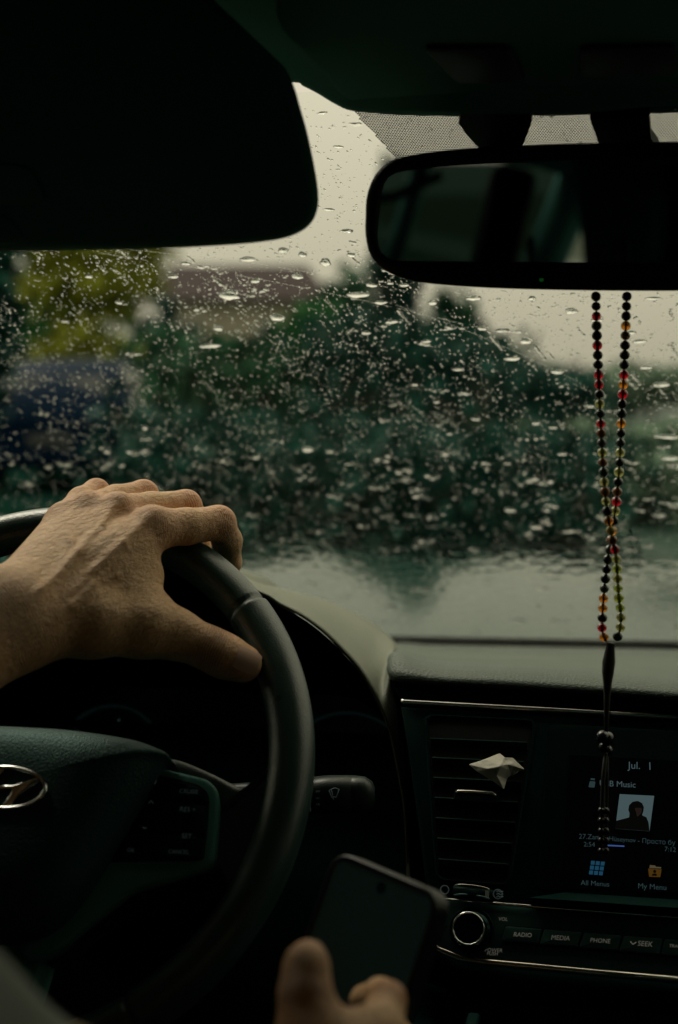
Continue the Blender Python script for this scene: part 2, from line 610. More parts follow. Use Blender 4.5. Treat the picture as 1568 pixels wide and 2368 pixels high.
# merged, irregular drops: a height field of water lying on the glass
def water_field():
    u0_, v1_ = ws_uv(-40, 1500)[0] - 0.02, WS_LEN + 0.0
    u1_ = ws_uv(1610, 1500)[0] + 0.02
    v0_ = ws_uv(784, 1470)[1]
    du, dv = 0.0009, 0.0010
    us = np.arange(u0_, u1_, du); vs_ = np.arange(v0_, v1_, dv)
    Fl = np.zeros((len(us), len(vs_)), np.float32)
    rs = random.Random(11)
    blobs = []
    for _ in range(1700):
        px, py = rs.uniform(-20, 1590), rs.uniform(225, 1475)
        w = 0.16 if py < 560 else (0.42 if py < 1000 else 0.85)
        if px > 1150 and 680 < py < 1050:
            w += 0.2
        if rs.random() > w:
            continue
        u, v = ws_uv(px, py)
        low = py > 1030
        big = rs.random() < (0.10 if not low else 0.25)
        for k in range(rs.choice((1, 1, 2, 3)) if not big else rs.choice((3, 4, 6, 8))):
            a = rs.uniform(0.6, 1.5) * (1.7 if big else 1.0) * (1.5 if low else 1.0) * 1e-3
            blobs.append((u + rs.gauss(0, 0.0042 if big else 0.0020), v + rs.gauss(0, 0.0016 if not low else 0.0028), a, a * rs.uniform(0.45, 0.85), R(rs.gauss(0, 16)), a / 0.0016))
    for _ in range(46):                                   # short runs down the glass
        px, py = rs.uniform(0, 1560), rs.uniform(560, 1350)
        u, v = ws_uv(px, py)
        for k in range(rs.randint(4, 9)):
            a = rs.uniform(0.5, 1.0) * 1e-3
            blobs.append((u + 0.0009 * k + rs.gauss(0, 0.0003), v - 0.0022 * k, a, 0.0019, R(-18), 0.55))
    for (bu, bv, a, b, an, am) in blobs:
        m = max(a, b)
        i0, i1 = int((bu - m - u0_) / du), int((bu + m - u0_) / du) + 2
        j0, j1 = int((bv - m - v0_) / dv), int((bv + m - v0_) / dv) + 2
        if i0 < 0 or j0 < 0 or i1 >= len(us) or j1 >= len(vs_):
            continue
        U, Vv = np.meshgrid(us[i0:i1] - bu, vs_[j0:j1] - bv, indexing='ij')
        ca, sa = math.cos(an), math.sin(an)
        q = ((U * ca + Vv * sa) / a) ** 2 + ((-U * sa + Vv * ca) / b) ** 2
        Fl[i0:i1, j0:j1] += am * np.clip(1 - q, 0, 1) ** 1.5
    U, Vv = np.meshgrid(us, vs_, indexing='ij')
    nz = np.zeros_like(Fl)
    r2 = np.random.default_rng(4)
    for w in (0.016, 0.009, 0.005, 0.0032):
        for _ in range(4):
            an = r2.uniform(0, 6.28)
            nz += np.sin(2 * math.pi / w * (U * math.cos(an) + Vv * math.sin(an)) + r2.uniform(0, 6.28)) * 0.16
    Fl *= 1 + 0.45 * nz
    H = np.where(Fl > 0.16, 0.00052 * np.maximum(Fl - 0.16, 0) ** 0.6, 0).astype(np.float32)
    cell = np.maximum.reduce([H[:-1, :-1], H[1:, :-1], H[:-1, 1:], H[1:, 1:]]) > 0
    nx, ny = H.shape
    ii, jj = np.nonzero(cell)
    a = ii * ny + jj
    quad = np.stack([a, a + ny, a + ny + 1, a + 1], 1)
    used, inv = np.unique(quad, return_inverse=True)
    quad = inv.reshape(-1, 4)
    x, y, hgt = U.ravel()[used], Vv.ravel()[used], H.ravel()[used]
    sg = -INS
    top = np.stack([x, y, sg * (0.0004 + hgt)], -1); bot = np.stack([x, y, np.full_like(x, sg * 0.0004)], -1)
    if sg < 0:
        quad = quad[:, ::-1]
    nv = len(used)
    return np.concatenate([top, bot]), np.concatenate([quad, quad[:, ::-1] + nv])


wv_, wf_ = water_field()
md = mesh('rain_patches', wv_, wf_.tolist(), M_WATER, windshield, kind='stuff')
md['label'] = 'larger merged raindrops and short runs between the fine spatter'

# the biggest drops, one by one (picture position, half width and half height in millimetres on the glass)
BIG = [(752, 608, 5.5, 4.5), (828, 682, 12, 3.5), (860, 660, 5, 2.5), (690, 640, 6, 3), (530, 683, 11, 6), (485, 800, 13, 3), (640, 735, 7, 5), (575, 600, 9, 3),
       (880, 700, 6, 2.2), (985, 790, 6, 2), (1000, 700, 5, 3), (935, 660, 5, 2.2), (1095, 690, 7, 3), (1165, 765, 8, 3), (1215, 790, 6, 4), (1115, 760, 5, 2.5),
       (1230, 690, 4, 2.5), (1320, 720, 6, 3.5), (1380, 740, 6, 2.5), (1185, 830, 9, 2.5), (1290, 860, 7, 3), (1530, 890, 9, 3.5), (1495, 850, 7, 2.5), (1480, 790, 8, 2.5),
       (1540, 1010, 12, 3.5), (1460, 770, 5, 2.2), (710, 1040, 6, 4), (905, 745, 7, 2), (845, 770, 5, 2), (1060, 855, 6, 2), (800, 535, 6, 2.2), (760, 485, 5, 1.4),
       (805, 535, 5, 2), (782, 340, 4, 1.2), (745, 262, 4, 1.2), (812, 590, 4, 2.5), (1510, 690, 9, 1.6), (1440, 660, 5, 1.6), (1550, 1060, 10, 3), (335, 990, 4, 3),
       (400, 640, 6, 2), (430, 610, 5, 2), (205, 640, 4, 2), (275, 700, 4, 2), (505, 760, 6, 3), (590, 650, 5, 2.5), (700, 590, 4, 3), (655, 580, 5, 3),
       (1365, 940, 5, 2), (1100, 970, 5, 1.8), (960, 890, 4, 1.6), (1240, 980, 5, 1.8), (1010, 930, 4, 1.6), (1300, 1050, 6, 2), (1180, 1180, 8, 3), (1240, 1220, 9, 3)]
for (px, py, a, b) in BIG:
    u, v = ws_uv(px, py)
    V, Fc = drop_mesh([(0, 0, a * 1e-3 * 0.8, b * 1e-3 * 1.15, min(a, b) * 1e-3 * random.uniform(0.28, 0.42), R(random.gauss(0, 8)), 0.3)], 22)
    o = mesh('raindrop', V, Fc, M_WATER, windshield)
    o.location = (u, v, 0)

# a wiped streak: a line of very thin water
sv, sf = [], []
for (x0, y0, x1, y1, sag) in ((230, 585, 1150, 770, 14), (300, 577, 930, 672, 10), (900, 700, 1330, 880, 10)):
    pts = []
    for k in range(60):
        t = k / 59
        px = x0 + (x1 - x0) * t; py = y0 + (y1 - y0) * t - sag * math.sin(math.pi * t)
        if random.random() < 0.22:
            continue
        u, v = ws_uv(px, py)
        u2, v2 = ws_uv(px + (x1 - x0) / 59, py + (y1 - y0) / 59)
        sv.append(((u + u2) / 2, (v + v2) / 2, math.hypot(u2 - u, v2 - v) * 0.52, 0.00022, 0.00014, math.atan2(v2 - v, u2 - u), 0.15))
V, Fc = drop_mesh(sv, 8)
o = mesh('water_streak', V, Fc, M_WATER, windshield)
o['label'] = 'thin slanting water streaks left by the wiper'

# running water film low on the glass
def film(name, u0, u1, v0, v1, step, amp, wl_, thick, edge):
    us = np.arange(u0, u1, step); vs_ = np.arange(v0, v1, step)
    U, Vv = np.meshgrid(us, vs_, indexing='ij')
    H = np.zeros_like(U)
    rr = np.random.default_rng(int(abs(u0) * 1000) + 5)
    for w, am in ((wl_ * 2.6, 1.0), (wl_ * 1.4, 0.8), (wl_ * 0.8, 0.5), (wl_ * 0.5, 0.25)):
        for _ in range(7):
            a = rr.uniform(0, 2 * math.pi); kx, ky = math.cos(a), math.sin(a)
            H += am / 7 ** 0.5 * np.sin(2 * math.pi / w * (U * kx + Vv * ky) + rr.uniform(0, 6.28) + 1.3 * np.sin(2 * math.pi / (w * 2.2) * (Vv * kx - U * ky) + rr.uniform(0, 6)))
    m = np.ones_like(H)
    wob = 0.5 + 0.5 * np.sin(U * 37 + 2 * np.sin(U * 91)) * np.cos(U * 17)
    m *= np.clip((v1 - edge * wob - Vv) / edge, 0, 1)
    H = thick * m + amp * H * m
    H = np.maximum(H, 0.00002)
    nx, ny = U.shape
    sg = -INS
    top = np.stack([U, Vv, sg * (0.0003 + H)], -1).reshape(-1, 3)
    bot = np.stack([U, Vv, np.full_like(U, sg * 0.0003)], -1).reshape(-1, 3)
    nv = nx * ny
    ii, jj = np.meshgrid(np.arange(nx - 1), np.arange(ny - 1), indexing='ij')
    a = (ii * ny + jj).ravel()
    q = np.stack([a, a + ny, a + ny + 1, a + 1], 1)
    if sg < 0:
        q = q[:, ::-1]
    faces = np.concatenate([q, q[:, ::-1] + nv])
    o = mesh(name, np.concatenate([top, bot]), faces.tolist(), M_WATER, windshield, kind='stuff')
    return o


uA, vA = ws_uv(0, 1560); uB, vB = ws_uv(1568, 1560)
_, vtop = ws_uv(784, 1190)
f1 = film('water_film', uA - 0.06, uB + 0.06, -0.02, vtop, 0.0022, 0.000026, 0.0075, 0.00030, 0.07)
f1['label'] = 'wavy film of running rainwater low on the glass'

# --- printed band of black dots (frit) and its solid patches
def inpoly(x, y, poly):
    c = False
    for i in range(len(poly)):
        x1, y1 = poly[i - 1]; x2, y2 = poly[i]
        if (y1 > y) != (y2 > y) and x < (x2 - x1) * (y - y1) / (y2 - y1) + x1:
            c = not c
    return c


FRIT = [(800, 235), (822, 258), (868, 308), (916, 364), (950, 390), (1640, 390), (1640, 200), (800, 200)]
M_FRIT = mat('ceramic_print', (0.004, 0.006, 0.006), 0.6)
fu = [ws_uv(*q) for q in FRIT]
bv, bf = [], []
pit = 0.00175
um, uM = min(q[0] for q in fu), max(q[0] for q in fu); vm, vM = min(q[1] for q in fu), max(q[1] for q in fu)
row = 0
v = vm
while v < vM:
    u = um + (pit / 2 if row % 2 else 0)
    while u < uM:
        if inpoly(u, v, fu):
            b0 = len(bv)
            rd_ = 0.00079
            for k in range(7):
                t = 2 * math.pi * k / 7
                bv.append((u + rd_ * math.cos(t), v + rd_ * math.sin(t), INS * 0.0012))
            bf.append(tuple(range(b0, b0 + 7)))
        u += pit
    v += pit * 0.866
    row += 1
o = mesh('frit_dots', bv, bf, M_FRIT, windshield, smooth=False, kind='stuff')
o['label'] = 'band of printed black dots along the top of the glass'

# ================================================================== HEADLINER, VISOR
car_roof = empty('car_roof', 'dark cloth roof lining with overhead console above the windscreen', 'roof lining', Matrix.Translation((0, 0, 0)))
# front edge of the lining follows the top of the glass
edge = [(-700, 175), (200, 185), (560, 190), (680, 190), (700, 198), (735, 216), (775, 240), (815, 256), (900, 262), (1060, 263), (1240, 262), (1400, 256), (1568, 238), (1900, 200), (2400, 170)]
E0 = [Py(a, b, 0.885 if a > 560 else 0.90) for a, b in edge]
E0 = [Vector((-0.86, 0.90, CAMZ + 0.13)), Vector((-0.74, 0.90, CAMZ + 0.165))] + [p for p in E0 if -0.70 < p.x < 0.60] + [Vector((0.62, 0.89, CAMZ + 0.17)), Vector((0.80, 0.90, CAMZ + 0.12))]
E0 = crom(E0, 4)
rows = [[p + Vector((0, 0.012, 0.02)) for p in E0], [p + Vector((0, 0.004, 0.004)) for p in E0], E0, [p + Vector((0, -0.006, 0.002)) for p in E0]]
for dy, dz in ((0.03, 0.012), (0.10, 0.028), (0.2, 0.04), (0.45, 0.055), (0.9, 0.07), (1.4, 0.075), (2.0, 0.05), (2.4, 0.0)):
    rows.append([Vector((p.x, p.y - dy, max(p.z, CAMZ + 0.15) * 0.35 + (CAMZ + 0.19) * 0.65 + dz - 0.09 * max(0, abs(p.x + 0.04) - 0.5) * (1 + dy))) for p in E0])
loft('lining', rows, M_LINER, car_roof)
# overhead console: a shallow moulded box with a left edge running back diagonally
con = [(640, 25), (705, 90), (790, 190), (850, 232), (1000, 238), (1300, 236), (1700, 225), (1700, -160), (640, -160)]
FC = Frame(Vector((-0.04, 0.80, CAMZ + 0.20)), (1, 0, 0), (0, -1, 0.16))
cpts = []
for a, b in con:
    cpts.append(FC.L(a, b, 0))
cons = node('overhead_console', car_roof, FC.m)


def ccw(pts):
    a = sum(pts[i - 1][0] * pts[i][1] - pts[i][0] * pts[i - 1][1] for i in range(len(pts)))
    return pts if a > 0 else pts[::-1]


sgn = 1 if FC.n.z < 0 else -1
prism('console_shell', ccw(rpoly(cpts, 0.02, 6)), -0.02 * sgn, 0.010 * sgn, M_LINER, cons, bevel=0.004)
prism('console_lamp', ccw(rpoly([FC.L(*q) for q in ((980, 60), (1180, 60), (1215, 140), (1060, 145))], 0.006)), 0.008 * sgn, 0.013 * sgn, M_BLACK, cons, bevel=0.001)
prism('console_lamp', ccw(rpoly([FC.L(*q) for q in ((1340, 60), (1560, 55), (1570, 120), (1345, 130))], 0.006)), 0.008 * sgn, 0.013 * sgn, M_BLACK, cons, bevel=0.001)

# cabin sides behind and beside the camera: doors, pillars, side windows, rear window
M_DOOR = mat('door_trim', (0.012, 0.022, 0.020), 0.7, bump=('leather', 500, 0.4))
cabin = empty('car_cabin', 'dark cabin sides with doors and tinted side windows', 'car interior')
for sx, x in ((-1, -0.76), (1, 0.68)):
    nm = 'door'
    d = node('door', cabin)
    box('door_panel', (x, 0.1, CAMZ - 0.58), (0.06, 3.0, 0.80), M_DOOR, d, 0.015)
    box('door_ledge', (x - sx * 0.02, 0.1, CAMZ - 0.17), (0.07, 3.0, 0.03), M_DOOR, d, 0.012)
    box('side_window', (x, 1.05, CAMZ + 0.0), (0.004, 0.5, 0.36), M_GLASS, d)
    box('side_window', (x, 0.32, CAMZ + 0.0), (0.004, 0.9, 0.36), M_MID, d)
    box('side_window', (x, -0.75, CAMZ + 0.0), (0.004, 1.0, 0.36), M_TINT, d)
    for (y0, z0, y1, z1, w) in ((-0.13, -0.2, -0.27, 0.2, 0.05), (-1.25, -0.2, -1.15, 0.2, 0.09), (1.62, -0.30, 0.92, 0.18, 0.035), (0.93, 0.175, -1.3, 0.19, 0.03)):
        tube('pillar', [Vector((x - sx * 0.01, y0, CAMZ + z0)), Vector((x - sx * 0.04, (y0 + y1) / 2, CAMZ + (z0 + z1) / 2)), Vector((x - sx * 0.08, y1, CAMZ + z1))], w, M_LINER, d, 12)
box('rear_bulkhead', (-0.04, -1.55, CAMZ - 0.55), (1.5, 0.3, 0.9), M_DOOR, cabin, 0.03)
box('rear_window', (-0.04, -1.6, CAMZ + 0.03), (1.3, 0.006, 0.3), M_TINT, cabin)
box('cabin_floor', (-0.04, 0.1, CAMZ - 1.0), (1.5, 3.3, 0.06), M_BLACK, cabin, 0.01)


for hx_ in (0.02, 0.40):
    hr_ = box('rear_headrest', (0, 0, 0), (0.10, 0.09, 0.26), M_BLACK, cabin, 0.03)
    hr_.location = (hx_, -1.32, CAMZ + 0.04); hr_.rotation_euler = (R(10), R(14), 0)
for (xa, xb, w_) in ((-0.28, -0.16, 0.03), (0.16, 0.26, 0.022), (0.52, 0.64, 0.05)):
    tube('rear_pillar', [Vector((xa, -1.56, CAMZ - 0.14)), Vector(((xa + xb) / 2, -1.54, CAMZ + 0.02)), Vector((xb, -1.5, CAMZ + 0.2))], w_, M_LINER, cabin, 10)
tube('grab_handle', [Vector((-0.02, -1.35, CAMZ + 0.135)), Vector((0.05, -1.33, CAMZ + 0.10)), Vector((0.16, -1.30, CAMZ + 0.105)), Vector((0.26, -1.28, CAMZ + 0.15))], 0.012, M_GREYTRIM, cabin, 10)


def car_seat(cx, label, hz):
    s = node('front_seat', cabin, Matrix.Translation((cx, 0, 0))); s['label'] = label
    M = mat('seat_cloth', (0.025, 0.03, 0.03), 0.85, bump=('noise', 500, 0.5))
    box('cushion', (0, 0.18, CAMZ - 0.68), (0.5, 0.52, 0.16), M, s, 0.05)
    b = box('backrest', (0, 0, 0), (0.5, 0.13, 0.62), M, s, 0.05)
    b.location = (0, -0.19, CAMZ - 0.32); b.rotation_euler = (R(16), 0, 0)
    h = box('headrest', (0, 0, 0), (0.22, 0.09, 0.17), M, s, 0.035)
    h.location = (0, -0.32, CAMZ + hz); h.rotation_euler = (R(12), 0, 0)
    for k in (-0.07, 0.07):
        tube('headrest_post', [Vector((k, -0.28, CAMZ - 0.06)), Vector((k, -0.31, CAMZ + 0.05))], 0.006, M_SATIN, s, 8)


car_seat(-0.40, 'dark cloth driver seat with headrest behind the wheel', 0.09)
car_seat(0.29, 'dark cloth empty passenger seat with headrest', -0.13)

# sun visor, folded down
FV = Frame(P(300, 330, 0.80), RGT + Vector((0, -0.05, 0)), Vector((0, -0.12, 1)))
visor = empty('sun_visor', 'dark sun visor folded down in front of the driver', 'sun visor', FV.m)
VO = [(-420, 600), (0, 583), (300, 577), (500, 568), (620, 557), (680, 541), (715, 515), (730, 480), (731, 440), (722, 380), (705, 300), (688, 240), (675, 195), (655, 150), (560, 60), (430, -60), (-420, -120)]
vp = [FV.L(*q) for q in VO]
vp = [(q.x, q.y) for q in crom([Vector((a, b, 0)) for a, b in vp[:14]], 4)] + vp[14:]
prism('visor_panel', ccw(vp), -0.018, 0.0, M_VISOR, visor, bevel=0.006, seg=4)
prism('mirror_flap', ccw(rpoly([FV.L(*q) for q in ((-330, 390), (70, 380), (118, 470), (-330, 485))], 0.01)), -0.002, 0.003, M_VISOR, visor, bevel=0.0015)
prism('visor_pocket', ccw(rpoly([FV.L(*q) for q in ((-330, 500), (5, 490), (60, 545), (40, 562), (-330, 575))], 0.008)), -0.002, 0.002, M_VISOR, visor, bevel=0.001)

# ================================================================== REAR-VIEW MIRROR
FM = Frame(P(1330, 500, 0.865), Vector((0.988, 0.156, 0)), Vector((0, -0.07, 1)))
mirror = empty('rear_view_mirror', 'wide black framed mirror hanging below the roof lining', 'rear-view mirror', FM.m)
MO = [(845, 500), (848, 450), (868, 402), (908, 370), (980, 353), (1100, 341), (1300, 332), (1568, 327), (1700, 330), (1780, 350), (1815, 400), (1825, 500), (1815, 600), (1780, 650), (1700, 668), (1568, 672), (1350, 671), (1150, 666), (1000, 656), (925, 641), (880, 618), (854, 583), (845, 540)]
mo = [FM.L(*q) for q in MO]
mo = ccw([(q.x, q.y) for q in crom([Vector((a, b, 0)) for a, b in mo], 4, True)])
# housing: lofted shell with a rounded back
cu_ = sum(q[0] for q in mo) / len(mo); cv_ = sum(q[1] for q in mo) / len(mo)
MG = [(880, 470), (888, 425), (908, 402), (960, 391), (1120, 378), (1350, 368), (1568, 362), (1720, 364), (1778, 392), (1790, 480), (1780, 570), (1740, 600), (1568, 606), (1200, 605), (950, 603), (900, 597), (878, 577), (873, 540)]
mg = [FM.L(*q) for q in MG]
mg = ccw([(q.x, q.y) for q in crom([Vector((a, b, 0)) for a, b in mg], 5, True)])


def resample(pts, n):
    pts = [Vector((p[0], p[1])) for p in pts]
    # start at the point with the smallest u (nearest mid height)
    k = min(range(len(pts)), key=lambda i: pts[i].x)
    pts = pts[k:] + pts[:k]
    L = [0]
    for i in range(len(pts)):
        L.append(L[-1] + (pts[(i + 1) % len(pts)] - pts[i]).length)
    out = []; j = 0
    for i in range(n):
        s = L[-1] * i / n
        while L[j + 1] < s:
            j += 1
        t = (s - L[j]) / max(1e-9, L[j + 1] - L[j])
        out.append(pts[j] * (1 - t) + pts[(j + 1) % len(pts)] * t)
    return out


A = resample(mo, 120); B = resample(mg, 120)
rows = []
for s, h in ((0.55, -0.046), (0.8, -0.040), (0.93, -0.028), (0.985, -0.014), (1.0, -0.004), (0.995, 0.002)):
    rows.append([(cu_ + (q.x - cu_) * s, cv_ + (q.y - cv_) * s, h) for q in A])
rows.append([((a.x * 0.5 + b.x * 0.5), (a.y * 0.5 + b.y * 0.5), 0.004) for a, b in zip(A, B)])
rows.append([(b.x, b.y, 0.0015) for b in B])
rows.append([(b.x, b.y, -0.006) for b in B])
hs = loft('housing', rows, mat('mirror_housing', (0.003, 0.007, 0.007), 0.5, spec=0.25, bump=('noise', 900, 0.2)), mirror, closed_u=True)
prism('mirror_glass', [(b.x, b.y) for b in B], -0.012, -0.001, mat('mirror_silver', (0.42, 0.46, 0.45), 0.015, metal=1.0), mirror)
for k in range(3):
    q = FM.L(1180 + k * 80, 645, 0.0)
    prism('mirror_button', rrect(q[0] - 0.006, q[1] - 0.003, q[0] + 0.006, q[1] + 0.003, 0.002), 0.0, 0.0032, M_BLACK, mirror, bevel=0.0006)
q = FM.L(1251, 646, 0.0)
ind = prism('indicator_light', rrect(q[0] - 0.0012, q[1] - 0.0012, q[0] + 0.0012, q[1] + 0.0012, 0.0006), 0.003, 0.0036, emis('green_led', (0.02, 0.25, 0.03), 0.12), mirror)
# stem and mounting shoe on the glass
mnt = [(1062, 268), (1085, 300), (1115, 332), (1150, 350), (1205, 332), (1222, 290), (1232, 262), (1225, 235), (1070, 235)]
mm = [FW.L(a, b, INS * 0.003) for a, b in mnt]
T = FM.m.inverted() @ FW.m


def in_mirror(u, v, h):
    return T @ Vector((u, v, h))


def plate_on_glass(name, poly, h0, h1):
    poly = ccw(poly)
    n = len(poly)
    V = [in_mirror(u, v, INS * h0) for u, v in poly] + [in_mirror(u, v, INS * h1) for u, v in poly]
    Fc = [tuple(range(n)), tuple(range(n, 2 * n))[::-1]] + [(i, (i + 1) % n, n + (i + 1) % n, n + i) for i in range(n)]
    return mesh(name, V, Fc, M_BLACK, mirror, smooth=False)


plate_on_glass('mounting_shoe', mm, 0.002, 0.009)
sens = [(1365, 255), (1378, 290), (1390, 330), (1400, 350), (1535, 350), (1522, 322), (1506, 300), (1502, 250)]
plate_on_glass('sensor_cover', [FW.L(a, b, INS * 0.003) for a, b in sens], 0.002, 0.010)
FMi = FM.m.inverted()
p0 = FMi @ FW.W(*FW.L(1150, 310, 0), INS * 0.02)
tube('stem', [p0, p0 * 0.5 + Vector((cu_ * 0.5, 0.01, -0.03)), Vector((cu_ - 0.01, 0.0, -0.04))], [0.014, 0.011, 0.016], M_BLACK, mirror, 14)

# ================================================================== BEADS
BY = 0.90
bead_root = Py(1414, 650, BY)
beads = empty('bead_necklace', 'string of coloured prayer beads with black tassel hanging below the mirror', 'prayer beads', Matrix.Translation(bead_root))


def bead_mat(name, col, tr=0.35, rough=0.22):
    return mat(name, col, rough, trans=tr, ior=1.4, coat=0.3)


BC = {'k': bead_mat('bead_black', (0.006, 0.008, 0.012), 0.0, 0.25), 'r': bead_mat('bead_red', (0.50, 0.006, 0.02), 0.7), 'a': bead_mat('bead_amber', (0.75, 0.26, 0.02), 0.7),
      'b': bead_mat('bead_brown', (0.22, 0.085, 0.03), 0.3), 'o': bead_mat('bead_olive', (0.50, 0.50, 0.16), 0.55), 'g': bead_mat('bead_green', (0.012, 0.05, 0.035), 0.2),
      'e': bead_mat('bead_grey', (0.07, 0.09, 0.08), 0.2), 'l': bead_mat('bead_lime', (0.5, 0.58, 0.10), 0.6)}
SA = 'kkrekrkkrrkogrbeobgobokaobrolollloogoab'
SB = 'kkkabkkkrarkgakgokokbroka.ekkkeaakra b'.replace('.', 'b').replace(' ', 'e')
pathA = [(1378, 676), (1380, 760), (1384, 860), (1388, 950), (1393, 1050), (1398, 1120), (1404, 1180), (1413, 1230), (1424, 1280), (1428, 1330), (1431, 1380), (1436, 1420), (1434, 1455), (1424, 1482)]
pathB = [(1450, 676), (1447, 760), (1443, 860), (1438, 950), (1434, 1050), (1430, 1110), (1424, 1170), (1416, 1225), (1408, 1280), (1401, 1330), (1396, 1380), (1393, 1430), (1393, 1460), (1402, 1484)]
bm = bmesh.new(); bmesh.ops.create_uvsphere(bm, u_segments=16, v_segments=10, radius=1.0)
bme = bpy.data.meshes.new('bead'); bm.to_mesh(bme); bm.free()
bme.polygons.foreach_set('use_smooth', [True] * len(bme.polygons))
bmes = {}
for c, m in BC.items():
    b2 = bme.copy(); b2.materials.append(m); bmes[c] = b2


def along(path, step):
    pts = crom([Vector((a, b, 0)) for a, b in path], 12)
    out = []; acc = 0; nxt = step * 0.4
    for i in range(len(pts) - 1):
        d = (pts[i + 1] - pts[i]).length
        while acc + d >= nxt:
            out.append(pts[i].lerp(pts[i + 1], (nxt - acc) / d)); nxt += step
        acc += d
    return out


# colours go by strand: A keeps the first strand's order above the crossing
for path, seq, dy in ((pathA, SA, -0.003), (pathB, SB, 0.003)):
    pp = along(path, 22.6)
    for i, q in enumerate(pp):
        c = seq[i % len(seq)]
        o = bpy.data.objects.new('bead', bmes[c]); link(o, beads)
        o.location = Py(q.x, q.y, BY + dy * (1 if q.y < 1440 else 0.2)) - bead_root
        s = 0.00318 * random.uniform(0.93, 1.04)
        o.scale = (s, s, s * random.uniform(0.9, 0.98)); o.rotation_euler = (random.random(), random.random(), 0)
    cp = [Py(q.x, q.y, BY + dy * 0.5) - bead_root for q in crom([Vector((a, b, 0)) for a, b in path], 4)]
    tube('cord', cp, 0.0006, M_BLACK, beads, 6)
M_TASSEL = mat('tassel_thread', (0.008, 0.010, 0.012), 0.7, bump=('noise', 3000, 0.6))
tp = [(1413, 1486), (1411, 1500), (1408, 1530), (1406, 1555), (1405, 1580), (1404, 1610), (1403, 1650), (1402, 1690)]
tr_ = [0.0028, 0.0030, 0.0042, 0.0038, 0.0028, 0.0022, 0.0018, 0.0014]
tube('tassel_cap', [Py(a, b, BY) - bead_root for a, b in tp], tr_, M_TASSEL, beads, 12)
for k, (a, b, s) in enumerate(((1394, 1704, 0.0042), (1404, 1708, 0.0046), (1397, 1728, 0.0036), (1405, 1736, 0.0036))):
    o = bpy.data.objects.new('tassel_bead', bmes['k']); link(o, beads)
    o.location = Py(a, b, BY - 0.004 + k * 0.002) - bead_root; o.scale = (s, s, s)
for off in (-4, 4):
    pth = [(1402 + off * 0.3, 1740), (1399 + off, 1800), (1397 + off * 1.4, 1880), (1394 + off * 1.5, 1975)]
    tube('tassel_thread', [Py(a, b, BY + off * 0.0006) - bead_root for a, b in pth], 0.0013, M_TASSEL, beads, 8)
    for yy in (1875, 1898, 1922, 1944, 1968):
        o = bpy.data.objects.new('tassel_bead', bmes['k']); link(o, beads)
        o.location = Py(1396 + off * 1.45, yy, BY - 0.003) - bead_root; o.scale = (0.0024,) * 3

# ================================================================== DASHBOARD
dash = empty('dashboard', 'dark car dashboard with hooded gauges, air vent, screen and radio controls', 'dashboard')
# --- soft top pad: rows run across, columns go from the glass to the lip
cols = []
for px, bk, ybk, cr, lip, ycr, ylip in ((896, 1520, 1.10, 1540, 1556, 1.035, 1.02), (899, 1503, 1.20, 1526, 1562, 1.03, 0.998), (908, 1492, 1.36, 1516, 1566, 1.026, 0.992), (924, 1485, 1.56, 1512, 1568, 1.022, 0.988), (945, 1486, 1.60, 1518, 1570, 1.02, 0.986),
                                  (985, 1490, 1.60, 1531, 1574, 1.02, 0.985), (1034, 1491, 1.60, 1538, 1577, 1.02, 0.985), (1140, 1493, 1.60, 1541, 1582, 1.018, 0.984), (1234, 1495, 1.60, 1545, 1588, 1.016, 0.983), (1400, 1498, 1.60, 1558, 1599, 1.013, 0.981), (1568, 1502, 1.60, 1573, 1612, 1.01, 0.978), (2100, 1516, 1.60, 1612, 1652, 1.0, 0.97), (2700, 1530, 1.60, 1655, 1700, 0.99, 0.96)):
    b, c, l = Py(px, bk, ybk), Py(px, cr, ycr), Py(px, lip, ylip)
    col = [b + Vector((0, 0.02, -0.03)), b, b.lerp(c, 0.4) + Vector((0, 0, 0.001)), b.lerp(c, 0.75) + Vector((0, 0, 0.001)), b.lerp(c, 0.93) + Vector((0, 0, 0.001)), c, c.lerp(l, 0.35) + Vector((0, -0.004, 0.0018)), c.lerp(l, 0.7) + Vector((0, -0.004, 0.0015)), l, l + Vector((0, 0.006, -0.004)), l + Vector((0, 0.03, -0.004)), l + Vector((0, 0.05, -0.06))]
    cols.append(col)
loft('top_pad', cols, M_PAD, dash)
# black strip where glass meets dash
rows = []
for px in (880, 900, 1000, 1200, 1400, 1568, 2100, 2700):
    y0 = 1469 + (px - 900) * 0.019
    rows.append([Py(px, y0 + 2, 1.66), Py(px, y0, 1.625), Py(px, y0 + 12, 1.622), Py(px, y0 + 30, 1.622), Py(px, y0 + 60, 1.61)])
loft('cowl_strip', rows, M_FRIT, dash)

# --- instrument hood
INN = [(602, 1373), (647, 1400), (698, 1427), (749, 1465), (790, 1506), (825, 1545), (850, 1583), (869, 1618), (885, 1652), (901, 1700), (914, 1764), (926, 1827), (933, 1875), (938, 1960), (940, 2060)]
OUTR = [(584, 1352), (640, 1359), (700, 1372), (755, 1388), (805, 1409), (850, 1435), (885, 1463), (912, 1490), (903, 1527), (908, 1590), (925, 1660), (933, 1760), (941, 1875), (946, 1960), (950, 2060)]
OY = [1.24, 1.24, 1.24, 1.24, 1.23, 1.21, 1.18, 1.13, 1.045, 1.02, 1.012, 1.01, 1.01, 1.0, 0.99]
WCX = -0.379
inn = [Py(a, b, 1.0) for a, b in INN]; outr = [Py(a, b, y) for (a, b), y in zip(OUTR, OY)]


def sym(pts, rise):
    top = Vector((WCX, pts[0].y, pts[0].z + rise))
    mid = Vector(((WCX + pts[0].x) / 2, pts[0].y, pts[0].z + rise * 0.72))
    half = [top, mid] + pts
    left = [Vector((2 * WCX - p.x, p.y, p.z)) for p in half[1:]][::-1]
    return crom(left + half, 4)


